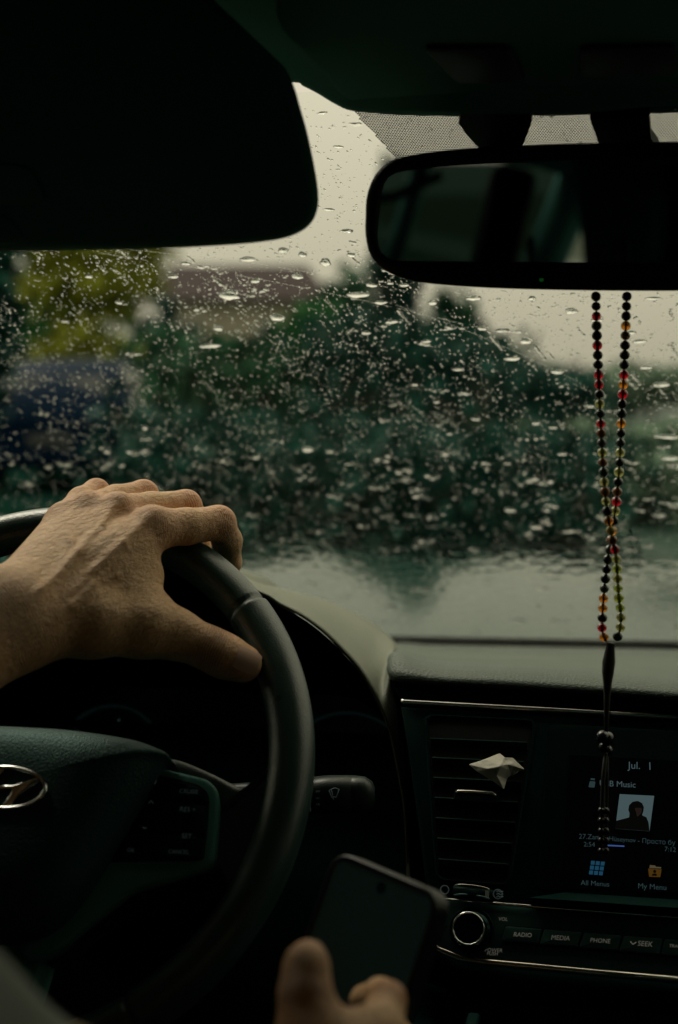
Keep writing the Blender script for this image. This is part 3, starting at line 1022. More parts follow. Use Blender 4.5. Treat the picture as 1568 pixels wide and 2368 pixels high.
inn = sym(inn, 0.022); outr = sym(outr, 0.020)
zlow = min(p.z for p in inn)
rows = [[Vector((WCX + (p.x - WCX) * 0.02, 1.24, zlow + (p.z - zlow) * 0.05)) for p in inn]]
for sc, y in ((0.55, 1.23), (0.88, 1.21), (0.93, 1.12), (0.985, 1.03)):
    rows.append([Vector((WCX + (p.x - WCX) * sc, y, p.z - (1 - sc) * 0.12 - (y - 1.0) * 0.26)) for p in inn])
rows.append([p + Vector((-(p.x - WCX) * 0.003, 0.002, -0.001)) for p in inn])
loft('hood_lining', rows, mat('hood_lining', (0.0015, 0.0030, 0.0032), 0.8, spec=0.1), dash)  # near-black colour puts the shade into the inside of the hood
rows = [inn]
rows.append([p + Vector(((p.x - WCX) * 0.010, -0.003, 0.0018)) for p in inn])
for t, bl in ((0.08, 0.002), (0.25, 0.005), (0.5, 0.006), (0.75, 0.004), (1.0, 0.0)):
    rows.append([a.lerp(b, t) + Vector((0, 0, bl)) for a, b in zip(inn, outr)])
rows.append([p + Vector((-(p.x - WCX) * 0.10, 0.14, -0.03)) for p in outr])
rows.append([p + Vector((-(p.x - WCX) * 0.25, 0.34, -0.10)) for p in outr])
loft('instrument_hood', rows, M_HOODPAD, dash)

# --- gauges
FG = Frame(Vector((WCX, 1.13, CAMZ - 0.30)), (1, 0, 0), (0, math.sin(R(20)), math.cos(R(20))))
clu = node('instrument_cluster', dash, FG.m)
prism('cluster_panel', rrect(-0.185, -0.16, 0.185, 0.045, 0.05), -0.02, 0.0, M_GLOSS, clu)
E_DIM = emis('gauge_glow', (0.25, 0.42, 0.48), 0.07)
E_BLUE = emis('gauge_blue', (0.08, 0.24, 0.50), 0.12)
M_RINGG = mat('gauge_ring', (0.08, 0.16, 0.15), 0.35, metal=0.6, emit=(0.02, 0.06, 0.06), estr=0.04)
gl = FG.L(255, 1760); gr = FG.L(800, 1812)
for c, rr in ((gl, 0.046), (gr, 0.057)):
    ring('gauge_ring', c, rr, rr + 0.0025, 0.0, 0.006, M_RINGG, clu)
for s, a in (('1', 215), ('2', 175), ('3', 135), ('4', 95), ('5', 55), ('6', 15), ('7', -25)):
    u, v = gl[0] + 0.033 * math.cos(R(a - 12)), gl[1] + 0.033 * math.sin(R(a - 12))
    t = text('gauge_number', s, FG, 300, 1700, 312, 1700, E_DIM, clu, h=0.001)
    cxx = sum(w.co.x for w in t.data.vertices) / len(t.data.vertices); cyy = sum(w.co.y for w in t.data.vertices) / len(t.data.vertices)
    for w in t.data.vertices:
        w.co.x += u - cxx; w.co.y += v - cyy
prism('gauge_needle', [(gl[0] - 0.001, gl[1]), (gl[0] + 0.001, gl[1]), (gl[0] - 0.022, gl[1] - 0.03)], 0.001, 0.002, E_BLUE, clu)
a, b = FG.L(744, 1921), FG.L(758, 1954)
prism('gauge_needle', ccw([(a[0] - 0.0007, a[1]), (a[0] + 0.0007, a[1]), (b[0] + 0.001, b[1]), (b[0] - 0.001, b[1])]), 0.001, 0.002, emis('needle_blue', (0.05, 0.10, 0.35), 0.08), clu)
prism('trip_display', ccw([FG.L(*q) for q in ((462, 1690), (600, 1690), (600, 1830), (462, 1830))]), 0.0, 0.001, mat('display_off', (0.012, 0.018, 0.018), 0.3), clu)
text('display_text', 'D', FG, 476, 1719, 493, 1719, E_BLUE, clu, h=0.0015)
text('display_text', '34', FG, 496, 1815, 545, 1815, E_BLUE, clu, h=0.0015)
prism('display_icon', ccw([FG.L(*q) for q in ((511, 1716), (529, 1716), (529, 1704))]), 0.001, 0.002, E_DIM, clu)

# --- lower dash and knee panel
rows = []
for y, z in ((1.10, -0.30), (1.04, -0.335), (1.0, -0.37), (0.985, -0.42), (0.99, -0.55), (1.05, -0.75), (1.25, -0.95)):
    rows.append([Vector((x, y, CAMZ + z)) for x in np.linspace(-0.72, 0.64, 12)])
loft('knee_panel', rows, M_PANEL, dash)
rows = []
for y, z in ((1.62, -0.33), (1.30, -0.30), (1.12, -0.285), (1.07, -0.36), (1.05, -0.5)):
    rows.append([Vector((x, y, CAMZ + z)) for x in np.linspace(-0.74, 0.66, 12)])
loft('dash_core', rows, M_BLACK, dash)

# --- centre stack
LAM = R(25)
PS = Py(1234, 1640, 0.985)
FS = Frame(PS, (math.cos(R(1.5)), -math.sin(R(1.5)), 0), (0, math.sin(LAM), math.cos(LAM)))


def S(*q):
    return FS.L(*q)


stack = node('centre_panel', dash, FS.m)
panel = [(925, 1632), (1640, 1672), (1640, 2150), (1000, 2100), (985, 2060), (965, 1900), (940, 1720)]
prism('panel_face', ccw([S(*q) for q in panel]), -0.03, -0.002, M_PANEL, stack, bevel=0.002)
# chrome strips
def strip(name, pts, w, h, m, par, fr=FS):
    P2 = [Vector((*fr.L(*q), 0)) for q in pts]
    pth = [Vector((p.x, p.y, h)) for p in P2]
    V, Fc = tube_data(pth, w, 10)
    V = [Vector((v.x, v.y, h + (v.z - h) * 0.6)) for v in V]
    return mesh(name, V, Fc, m, par)


strip('chrome_strip', [(929, 1622), (935, 1623), (1100, 1632), (1300, 1643), (1568, 1659), (1660, 1665)], 0.0016, 0.002, M_CHROME, stack)
strip('chrome_strip', [(1013, 2077), (1150, 2089), (1300, 2101), (1568, 2121), (1660, 2128)], 0.0009, 0.001, M_CHROME, stack)
# black strip laid in for the shade under the lip
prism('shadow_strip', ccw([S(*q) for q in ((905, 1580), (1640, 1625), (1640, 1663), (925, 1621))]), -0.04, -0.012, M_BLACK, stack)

# air vent: recessed box with slats
vent = node('air_vent', dash, FS.m)
VO_ = [(988, 1656), (1233, 1668), (1174, 2044), (1013, 2031)]
vo = [S(*q) for q in VO_]
vc = (sum(q[0] for q in vo) / 4, sum(q[1] for q in vo) / 4)
outer = ccw(rpoly([(vc[0] + (q[0] - vc[0]) * 1.07, vc[1] + (q[1] - vc[1]) * 1.03) for q in vo], 0.005, 5))
innr = ccw(rpoly(vo, 0.004, 5))
Ao, Bo = resample(outer, 64), resample(innr, 64)
rows = [[(a.x, a.y, -0.003) for a in Ao], [(a.x, a.y, 0.0) for a in Ao], [((a.x + b.x * 2) / 3, (a.y + b.y * 2) / 3, 0.0012) for a, b in zip(Ao, Bo)], [(b.x, b.y, 0.0) for b in Bo], [(b.x, b.y, -0.0026) for b in Bo]]
loft('vent_frame', rows, M_PANEL, vent, closed_u=True)
prism('vent_duct', [(q.x, q.y) for q in Bo], -0.0022, -0.0016, mat('duct_black', (0.0015, 0.002, 0.0022), 0.8), vent)
for (yl, yr) in ((1712, 1721), (1756, 1766), (1802, 1812), (1848, 1859), (1895, 1906), (1942, 1954), (1990, 2002)):
    k = (yl - 1656) / 375
    xl, xr = 990 + 24 * k, 1232 - 58 * k
    a, b = Vector(S(xl + 4, yl)), Vector(S(xr - 4, yr))
    # each slat: a thin blade tilted so its upper edge catches the sky
    V = []
    for p in (a, b):
        for dv, hh in ((-0.0040, 0.0002), (0.0006, 0.0050), (0.0013, 0.0047), (-0.0033, -0.0006)):
            V.append((p.x, p.y + dv, hh - 0.0012))
    mesh('slat', V, [(0, 1, 5, 4), (1, 2, 6, 5), (2, 3, 7, 6), (3, 0, 4, 7), (0, 3, 2, 1), (4, 5, 6, 7)], M_BLACK, vent, smooth=False)
q0, q1 = S(1053, 1852), S(1153, 1836)
prism('slat_tab', rrect(q0[0], q0[1] - 0.001, q1[0], q1[1] + 0.0005, 0.0015), 0.0, 0.008, M_BLACK, vent, bevel=0.001)
strip('tab_trim', [(1058, 1838), (1064, 1834), (1100, 1835), (1142, 1839), (1150, 1845)], 0.0011, 0.0085, M_SATIN, vent)
# vent thumbwheel with symbols
w0, w1 = Vector(S(1048, 2062)), Vector(S(1140, 2072))
rows = []
for k in range(13):
    t = k / 12
    c = w0.lerp(w1, t)
    hh = 0.0005 + 0.005 * math.sin(math.pi * (0.12 + 0.76 * t))
    rows.append([(c.x, c.y + dv, hh * hs_) for dv, hs_ in ((-0.0042, 0.2), (-0.0034, 0.85), (-0.0022, 1.0), (0.0022, 1.0), (0.0034, 0.85), (0.0042, 0.2))])
loft('vent_wheel', rows, M_BLACK, vent)
for dvy in (-1, 1):
    strip('wheel_trim', [(1052, 2060 + dvy * 11), (1070, 2058 + dvy * 11), (1095, 2060 + dvy * 11), (1120, 2064 + dvy * 11), (1134, 2069 + dvy * 11)], 0.0006, 0.0050, M_SATIN if dvy < 0 else M_RINGG, vent)
q = S(1128, 2070)
prism('wheel_mark', rrect(q[0] - 0.0012, q[1] - 0.0028, q[0] + 0.0012, q[1] + 0.0028, 0.0004), 0.003, 0.0052, mat('wheel_mark', (0.2, 0.22, 0.2), 0.5), vent)
ring('vent_symbol', S(1028, 2057), 0.0024, 0.0032, -0.001, 0.0004, M_DIM, vent, 24)
ring('vent_symbol', S(1151, 2067), 0.0026, 0.0034, -0.001, 0.0004, M_DIM, vent, 24)
for dy in (-6, 0, 6):
    strip('vent_symbol', [(1148, 2068 + dy), (1153, 2066 + dy), (1158, 2069 + dy), (1164, 2067 + dy)], 0.0004, 0.0006, M_DIM, vent)

# screen
scr = node('touch_screen', dash, FS.m)
SB_ = [(1268, 1672), (1640, 1692), (1640, 2085), (1240, 2058)]
prism('screen_bezel', ccw(rpoly([S(*q) for q in SB_], 0.006)), -0.006, -0.0008, M_BLACK, scr, bevel=0.001)
SP = [(1316, 1745), (1640, 1763), (1640, 2070), (1296, 2052)]
prism('screen_face', ccw([S(*q) for q in SP]), -0.002, 0.0, mat('screen_glass', (0.003, 0.005, 0.006), 0.18, spec=0.4), scr)
E_TXT = emis('screen_text', (0.26, 0.40, 0.44), 0.17)
E_TXT2 = emis('screen_text_dim', (0.18, 0.32, 0.34), 0.11)
E_B = emis('screen_blue', (0.04, 0.20, 0.36), 0.22)
text('screen_text', 'Jul.', FS, 1451, 1777, 1480, 1778, E_TXT, scr, shear=0.0)
text('screen_text', '1', FS, 1502, 1780, 1504.6, 1780, E_TXT, scr)
text('screen_text', 'USB Music', FS, 1387, 1817, 1470, 1821, E_TXT, scr)
text('screen_text', '27.Zam', FS, 1339, 1939, 1388, 1941, E_TXT2, scr)
text('screen_text', 'Hüseynov - Просто бу', FS, 1409, 1944, 1562, 1954, E_TXT2, scr)
text('screen_text', '2:54', FS, 1350, 1957, 1376, 1958, E_TXT2, scr)
text('screen_text', '7:12', FS, 1537, 1968, 1563, 1970, E_TXT2, scr)
text('screen_text', 'All Menus', FS, 1343, 2046, 1409, 2050, E_TXT2, scr)
text('screen_text', 'My Menu', FS, 1476, 2054, 1541, 2058, E_TXT2, scr)
prism('progress_bar', ccw([S(*q) for q in ((1404, 1953), (1444, 1955), (1444, 1958), (1404, 1956))]), 0.0, 0.0003, emis('bar_blue', (0.08, 0.16, 0.5), 0.45), scr)
for i in range(3):
    for j in range(3):
        x, y = 1367 + 11.4 * i - 2 * j, 1990 + 11.2 * j + 1.0 * i
        prism('menu_icon', ccw([S(*q) for q in ((x, y), (x + 9, y + 0.5), (x + 8, y + 9.5), (x - 1, y + 9))]), 0.0, 0.0003, E_B, scr)
prism('usb_icon', ccw(rpoly([S(*q) for q in ((1364, 1806), (1377, 1807), (1375, 1821), (1361, 1820))], 0.0006)), 0.0, 0.0003, E_TXT2, scr)
prism('usb_icon', ccw([S(*q) for q in ((1366, 1799), (1376, 1800), (1375, 1804), (1366, 1803))]), 0.0, 0.0003, E_TXT2, scr)
E_FOLD = emis('folder_amber', (0.42, 0.20, 0.03), 0.13)
prism('folder_icon', ccw([S(*q) for q in ((1503, 2000), (1515, 2001), (1517, 2004), (1529, 2005), (1529, 2008), (1502, 2007))]), 0.0, 0.0003, emis('folder_back', (0.3, 0.24, 0.14), 0.22), scr)
prism('folder_icon', ccw([S(*q) for q in ((1499, 2008), (1530, 2010), (1527, 2028), (1501, 2027))]), 0.0, 0.0003, E_FOLD, scr)
M_DK = mat('icon_dark', (0.002, 0.003, 0.004), 0.5)
q = S(1514, 2015); prism('folder_icon', [(q[0] + 0.001 * math.cos(t), q[1] + 0.0011 * math.sin(t)) for t in np.linspace(0, 6.28, 12, endpoint=False)], 0.0003, 0.0005, M_DK, scr)
prism('folder_icon', ccw(rpoly([S(*q) for q in ((1507, 2025), (1509, 2020), (1518, 2020), (1520, 2025))], 0.0006)), 0.0003, 0.0005, M_DK, scr)
# album picture: pale square with a dark bust
prism('album_picture', ccw([S(*q) for q in ((1433, 1836), (1513, 1840), (1502, 1922), (1423, 1916))]), 0.0, 0.0003, emis('album_grey', (0.26, 0.40, 0.42), 0.20), scr)
bust = [(1423, 1916), (1425, 1898), (1440, 1894), (1455, 1890), (1456, 1880), (1453, 1873), (1455, 1862), (1463, 1854), (1475, 1852), (1485, 1857), (1489, 1866), (1488, 1876), (1485, 1885), (1495, 1890), (1500, 1902), (1502, 1922)]
prism('album_picture', ccw([S(*q) for q in bust]), 0.0003, 0.0006, M_DK, scr)
prism('album_picture', ccw(rpoly([S(*q) for q in ((1468, 1868), (1484, 1868), (1485, 1878), (1474, 1890))], 0.001)), 0.0006, 0.0008, emis('album_face', (0.20, 0.13, 0.11), 0.06), scr)
# ledge under the screen
V = [Vector((*S(1226, 2077), -0.001)), Vector((*S(1308, 2062), -0.001)), Vector((*S(1640, 2084), -0.001)), Vector((*S(1226, 2078), 0.009)), Vector((*S(1640, 2107), 0.009)), Vector((*S(1226, 2080), -0.003)), Vector((*S(1640, 2112), -0.003))]
lg = mesh('screen_ledge', V, [(0, 3, 1), (1, 3, 4, 2), (3, 5, 6, 4)], M_PANEL, scr, smooth=False)

# radio control panel
ctl = node('control_panel', dash, FS.m)
CP = [(1016, 2080), (1300, 2104), (1640, 2130), (1640, 2262), (1385, 2244), (1228, 2229), (1118, 2218), (1063, 2210), (1012, 2190), (968, 2154), (940, 2125), (945, 2080)]
cp = [S(*q) for q in CP]
prism('control_face', ccw(rpoly(cp, 0.004)), -0.02, -0.001, M_CTRL, ctl, bevel=0.0015)
strip('control_trim', [(905, 2085), (930, 2122), (968, 2158), (1012, 2195), (1063, 2215), (1118, 2224), (1228, 2234), (1385, 2249), (1640, 2270)], 0.0022, 0.000, M_SATIN, ctl)
# lip of the panel continues down into the cubby
rows = [[(*S(*q), 0.0) for q in ((905, 2090), (968, 2162), (1063, 2219), (1228, 2238), (1640, 2275))], [(*S(*q), 0.004) for q in ((890, 2110), (960, 2190), (1063, 2250), (1228, 2275), (1640, 2310))], [(*S(*q), -0.05) for q in ((880, 2180), (950, 2260), (1063, 2300), (1228, 2320), (1640, 2350))]]
loft('lower_lip', rows, M_PANEL, ctl)
kc = S(1091, 2151); kf = S(1080, 2140)
sc_ = 0.98 / F
ring('knob_bezel', kc, 47 * sc_ * 0.97, 51 * sc_, -0.002, 0.0012, M_BLACK, ctl)
# knob: lathe
knob_rows = []
dirv = (Vector(kf) - Vector(kc))
for r, h in ((45, 0.0), (45, 0.001), (40, 0.0028), (37, 0.003), (36, 0.016), (35, 0.0175), (32.5, 0.018)):
    knob_rows.append([(kc[0] + r * sc_ * math.cos(2 * math.pi * k / 48), kc[1] + r * sc_ * math.sin(2 * math.pi * k / 48), h) for k in range(48)])
loft('volume_knob', knob_rows, M_GLOSS, ctl, closed_u=True)
ring('knob_ring', kc, 32 * sc_, 36.5 * sc_, 0.0165, 0.0188, M_CHROME, ctl)
prism('knob_cap', [(kc[0] + 33 * sc_ * math.cos(2 * math.pi * k / 40), kc[1] + 33 * sc_ * math.sin(2 * math.pi * k / 40)) for k in range(40)], 0.015, 0.0172, M_GLOSS, ctl)
q = S(1028, 2143)
prism('microphone_hole', [(q[0] + 0.0016 * math.cos(t), q[1] + 0.0016 * math.sin(t)) for t in np.linspace(0, 6.28, 16, endpoint=False)], -0.0012, -0.0006, M_LINE, ctl)


def Z2(x, y):
    return (953.7 + 0.39186 * x, 1994 + 0.39186 * y)


prism('button_well', ccw([S(*Z2(*q)) for q in ((546, 370), (1640, 458), (1640, 570), (520, 480))]), -0.003, -0.0004, M_LINE, ctl)
for b in (((550, 377), (771, 395), (744, 480), (529, 464)), ((779, 396), (1002, 412), (974, 499), (750, 484)), ((1011, 413), (1237, 431), (1211, 521), (982, 503)), ((1246, 433), (1479, 451), (1458, 543), (1220, 525)), ((1488, 452), (1640, 463), (1640, 560), (1468, 545))):
    prism('button', ccw(rpoly([S(*Z2(*q)) for q in b], 0.0012, 3)), -0.002, 0.0018, M_CTRL, ctl, bevel=0.0007)
for s, a, b in (('RADIO', (598, 436), (704, 442)), ('MEDIA', (820, 455), (928, 461)), ('PHONE', (1050, 470), (1170, 478)), ('SEEK', (1330, 491), (1418, 498)), ('TRACK', (1518, 500), (1600, 506))):
    text('lettering', s, FS, *Z2(*a), *Z2(*b), M_WHITE, ctl, h=0.0018, shear=0.15, thick=0.0003)
strip('lettering', [Z2(1288, 468), Z2(1302, 485), Z2(1322, 471)], 0.00035, 0.0021, M_WHITE, ctl)
for s, a, b in (('VOL', (510, 343), (562, 346)), ('POWER', (428, 526), (531, 531)), ('PUSH', (440, 547), (506, 550))):
    text('lettering', s, FS, *Z2(*a), *Z2(*b), M_WHITE, ctl, h=-0.001, shear=0.15, thick=0.0005)

# starter button ring low beside the column
FB = Frame(P(903, 2316, 0.93), (0.97, 0.1, 0), (0, math.sin(R(30)), math.cos(R(30))))
stb = node('start_button', dash, FB.m)
ring('button_ring', (0, 0), 0.0142, 0.0158, -0.006, 0.001, M_CHROME, stb)
prism('button_cap', [(0.0140 * math.cos(t), 0.0140 * math.sin(t)) for t in np.linspace(0, 6.283, 40, endpoint=False)], -0.006, -0.001, M_BLACK, stb, bevel=0.001)
# console floor in front of the lever, and the small lit lid edge
con_ = node('console', dash)
box('console_tray', (0.02, 0.80, CAMZ - 0.50), (0.30, 0.50, 0.06), M_BLACK, con_, 0.02)
box('console_side', (-0.14, 0.84, CAMZ - 0.50), (0.03, 0.42, 0.16), M_PANEL, con_, 0.01)
c0 = P(1090, 2392, 0.88)
lid = box('tray_lid', (0, 0, 0), (0.008, 0.03, 0.016), M_PANEL, con_, 0.002); lid.location = c0

# --- folded tissue stuck between the slats
tis = empty('paper_tissue', 'crumpled folded white tissue stuck between the vent slats', 'tissue', FS.m)
tpx = {'l': (1084, 1768, 0.012), 't1': (1121, 1756, 0.013), 'a': (1156, 1742, 0.010), 'f1': (1168, 1752, 0.013), 'f2': (1175, 1768, 0.014), 'e': (1186, 1752, 0.010), 'r1': (1198, 1764, 0.009), 'r': (1214, 1779, 0.006), 'c': (1182, 1790, 0.005), 'b1': (1172, 1802, 0.008), 'b': (1166, 1826, 0.012), 'b0': (1140, 1806, 0.013), 'm': (1128, 1778, 0.018), 'm2': (1156, 1772, 0.020), 'm3': (1150, 1794, 0.016), 'l2': (1104, 1785, 0.013), 'f3': (1178, 1780, 0.012), 'e2': (1188, 1772, 0.013)}
names = list(tpx)
TV = []
for k in names:
    a, b, h = tpx[k]
    u, v = FS.L(a, b, h)
    TV.append((u, v, h))
ix = {k: i for i, k in enumerate(names)}
TF = [('l', 'l2', 'm'), ('l', 'm', 't1'), ('t1', 'm', 'm2'), ('t1', 'm2', 'a'), ('a', 'm2', 'f1'), ('f1', 'm2', 'f2'), ('l2', 'b0', 'm'), ('m', 'b0', 'm3'), ('m', 'm3', 'm2'), ('b0', 'b', 'm3'), ('m3', 'b', 'b1'), ('m3', 'b1', 'f3'), ('m2', 'm3', 'f3'), ('m2', 'f3', 'f2'), ('f1', 'f2', 'e'), ('f2', 'e2', 'e'), ('e', 'e2', 'r1'), ('r1', 'e2', 'r'), ('f2', 'f3', 'e2'), ('e2', 'f3', 'c'), ('e2', 'c', 'r'), ('f3', 'b1', 'c')]
bm = bmesh.new()
bvs = [bm.verts.new(v) for v in TV]
for f in TF:
    bm.faces.new([bvs[ix[k]] for k in f])
bmesh.ops.subdivide_edges(bm, edges=list(bm.edges), cuts=6, use_grid_fill=True, smooth=0.35)
rr_ = random.Random(3)
from mathutils import noise as mnoise
for v in bm.verts:
    q = Vector((v.co.x * 95, v.co.y * 120, 3.0))
    v.co.z += 0.0022 * (0.5 - abs(mnoise.noise(q))) + 0.0010 * (0.4 - abs(mnoise.noise(q * 2.3))) + rr_.uniform(-1, 1) * 0.00006
ti = bm_obj('tissue_sheet', bm, mat('tissue_paper', (0.50, 0.49, 0.43), 0.9, bump=('noise', 2500, 0.5), var=0.08, varscale=200), tis, smooth=True)
sb2 = ti.modifiers.new('round', 'SUBSURF'); sb2.levels = 1; sb2.render_levels = 1
so = ti.modifiers.new('thickness', 'SOLIDIFY'); so.thickness = 0.0006
tail = [(1188, 1776, 0.006), (1180, 1786, 0.004), (1176, 1792, -0.002)]
tube('tissue_tail', [Vector((*FS.L(a, b, h), h)) for a, b, h in tail], [0.004, 0.003, 0.0015], MATS['tissue_paper'], tis, 8)

# ================================================================== WIPER STALK
a_, b_ = P(700, 1838, 0.955), P(868, 1836, 0.95)
FK = Frame(a_, b_ - a_, (0, 0.1, 1))
stalk = empty('wiper_stalk', 'black wiper lever with white printed settings behind the steering wheel', 'wiper lever', FK.m)
Lk_ = (b_ - a_).length
sc_k = 0.955 / F
rows = []
prof = [(-0.05, 0.008, 0.007), (-0.01, 0.010, 0.009), (0.0, 0.0115, 0.011), (0.006, 0.0118, 0.012), (0.0062, 0.0112, 0.0115), (0.0066, 0.0118, 0.012), (0.018, 0.0128, 0.012), (0.033, 0.0126, 0.012), (0.0335, 0.0121, 0.0115), (0.034, 0.0125, 0.0118), (0.042, 0.0115, 0.010), (0.0465, 0.0085, 0.007), (0.0485, 0.004, 0.004)]
for x, rv, rn in prof:
    rows.append([(x * Lk_ / 0.0485, rv * math.copysign(abs(math.sin(t)) ** 0.75, math.sin(t)), rn * math.copysign(abs(math.cos(t)) ** 0.75, math.cos(t))) for t in np.linspace(0, 2 * math.pi, 32, endpoint=False)])
loft('lever', rows, mat('lever_plastic', (0.006, 0.016, 0.015), 0.42, bump=('noise', 900, 0.2)), stalk, closed_u=True)


def on_stalk(name, body, x0, x1, y, m):
    h = 0.0122
    t = text(name, body, FK, x0, y, x1, y, m, stalk, h=h)
    for v in t.data.vertices:                       # wrap onto the barrel
        a = v.co.y / 0.0125
        v.co.y = 0.0128 * math.sin(a); v.co.z = 0.0126 * math.cos(a) * (1 if abs(a) < 1.2 else 0.9) + 0.0003
    return t


for s, y, x0, x1, m in (('MIST', 1807, 734, 752, M_WHITE), ('OFF', 1819, 732, 744, M_WHITE), ('INT', 1832, 731, 741, M_DIM), ('LO', 1847, 731, 739, M_DIM), ('HI', 1862, 732, 739, M_DIM)):
    on_stalk('lettering', s, x0, x1, y, m)
wi = [(766, 1820), (772, 1836), (780, 1837), (788, 1816)]
strip('wiper_symbol', [(766, 1820), (772, 1836)], 0.0003, 0.0126, M_DIM, stalk, FK)
strip('wiper_symbol', [(782, 1835), (789, 1817)], 0.0003, 0.0126, M_DIM, stalk, FK)
strip('wiper_symbol', [(766, 1820), (772, 1816), (780, 1814), (789, 1817)], 0.0003, 0.0126, M_DIM, stalk, FK)
strip('wiper_symbol', [(772, 1836), (777, 1834), (782, 1835)], 0.0003, 0.0126, M_DIM, stalk, FK)
strip('wiper_symbol', [(771, 1817), (776, 1841)], 0.0003, 0.0126, M_DIM, stalk, FK)
strip('setting_line', [(724, 1826), (722, 1840), (722, 1855), (724, 1868)], 0.0003, 0.0124, M_DIM, stalk, FK)

# ================================================================== STEERING WHEEL
TAU = R(32.46)
WC = Vector((WCX, 0.8211, CAMZ - 0.2417))
FWH = Frame(WC, (1, 0, 0), (0, math.sin(TAU), math.cos(TAU)))
wheel = empty('steering_wheel', 'black leather steering wheel with chrome emblem and thumb switches', 'steering wheel', FWH.m)


def H(px, py, h=0.0):
    return FWH.L(px, py, h)


seamA = math.atan2(*H(590, 1400)[::-1])
RM = 0.1735
rows = []
NA = 640
seams = [seamA, math.pi - seamA, -0.95, math.pi + 0.95]
for i in range(NA):
    a = 2 * math.pi * i / NA
    d = min(abs((a - s + math.pi) % (2 * math.pi) - math.pi) for s in seams)
    g = 1 - 0.17 * math.exp(-(d / 0.0075) ** 2)
    # thicker grip between the upper seam and the spoke
    aa = (a + math.pi) % (2 * math.pi) - math.pi
    grip = 1 + 0.07 * (1 if (-0.95 < aa < seamA or aa > math.pi - seamA or aa < -math.pi + 0.95) else 0)
    row = []
    for k in range(24):
        t = 2 * math.pi * k / 24
        rr = (0.0135 * math.cos(t)) * g * grip
        hh = (0.0150 * math.sin(t)) * g * grip
        row.append(((RM + rr) * math.cos(a), (RM + rr) * math.sin(a), hh))
    rows.append(row)
loft('rim', rows, M_RIM, wheel, closed_u=True, closed_v=True)

# hub cover
hub_r = [(385, 1741), (368, 1761), (345, 1806), (320, 1851), (280, 1920), (240, 1986), (200, 2050), (165, 2096), (135, 2128), (100, 2152), (50, 2170)]
HH = 0.022
hr = [H(a, b, HH) for a, b in hub_r]
htop = [H(a, b, HH) for a, b in ((60, 1683), (150, 1688), (240, 1699), (320, 1713), (360, 1727))]
EMB = H(10, 1822, 0.045)
ucx = EMB[0]
half = htop + hr
full = [(ucx, H(10, 1681, HH)[1])] + half + [(ucx, H(10, 2177, HH)[1])] + [(2 * ucx - u, v) for u, v in half[::-1]]
full = [(q.x, q.y) for q in crom([Vector((a, b, 0)) for a, b in full], 4, True)]
cc = (ucx, sum(q[1] for q in full) / len(full) + 0.01)
rows = []
for s, h in ((0.98, HH - 0.05), (1.0, HH - 0.006), (0.995, HH - 0.001), (0.97, HH + 0.005), (0.92, HH + 0.0105), (0.84, HH + 0.0155), (0.72, HH + 0.0195), (0.55, HH + 0.022), (0.35, HH + 0.0232), (0.15, HH + 0.0235), (0.02, HH + 0.0235)):
    rows.append([(cc[0] + (u - cc[0]) * s, cc[1] + (v - cc[1]) * s, h) for u, v in full])
cover = loft('airbag_cover', rows, M_AIRBAG, wheel, closed_u=True)

# emblem: oval ring and slanted letter
ea, eb, eh = 0.0278, 0.0139, HH + 0.0225
emb_ring = []
er = []
for k in range(64):
    t = 2 * math.pi * k / 64
    er.append((ucx + ea * math.cos(t), EMB[1] + eb * math.sin(t)))
rows = []
for s, h in ((1.0, -0.001), (1.0, 0.0016), (0.98, 0.0026), (0.95, 0.0030), (0.915, 0.0026), (0.89, 0.0014), (0.885, 0.0)):
    rows.append([(ucx + (u - ucx) * (1 - (1 - s)), EMB[1] + (v - EMB[1]) * (1 - (1 - s) * 1.9), eh + h) for u, v in er])
em = loft('emblem', rows, M_CHROME, wheel, closed_u=True)
em['label'] = 'oval chrome emblem with a slanted letter'
half_ = [(.2, .13), (.5, .33), (.78, .60), (.88, .45), (.62, .1), (.40, -.35), (.25, -.88), (0, -.97), (.12, -.6), (.20, -.25), (.20, -.06)]
hp = half_ + [(-a, -b) for a, b in half_]
hp = [(ucx + a * ea * 0.97, EMB[1] + b * eb * 0.97) for a, b in hp]
prism('emblem_letter', ccw(hp), eh - 0.001, eh + 0.0022, M_CHROME, em, bevel=0.0007, seg=2)
prism('emblem_field', er, eh - 0.002, eh + 0.0002, mat('emblem_field', (0.010, 0.015, 0.016), 0.4), em)

# spokes and switch pads, both sides
def both(pts):
    yield pts
    yield [(2 * ucx - u, v) for u, v in pts]


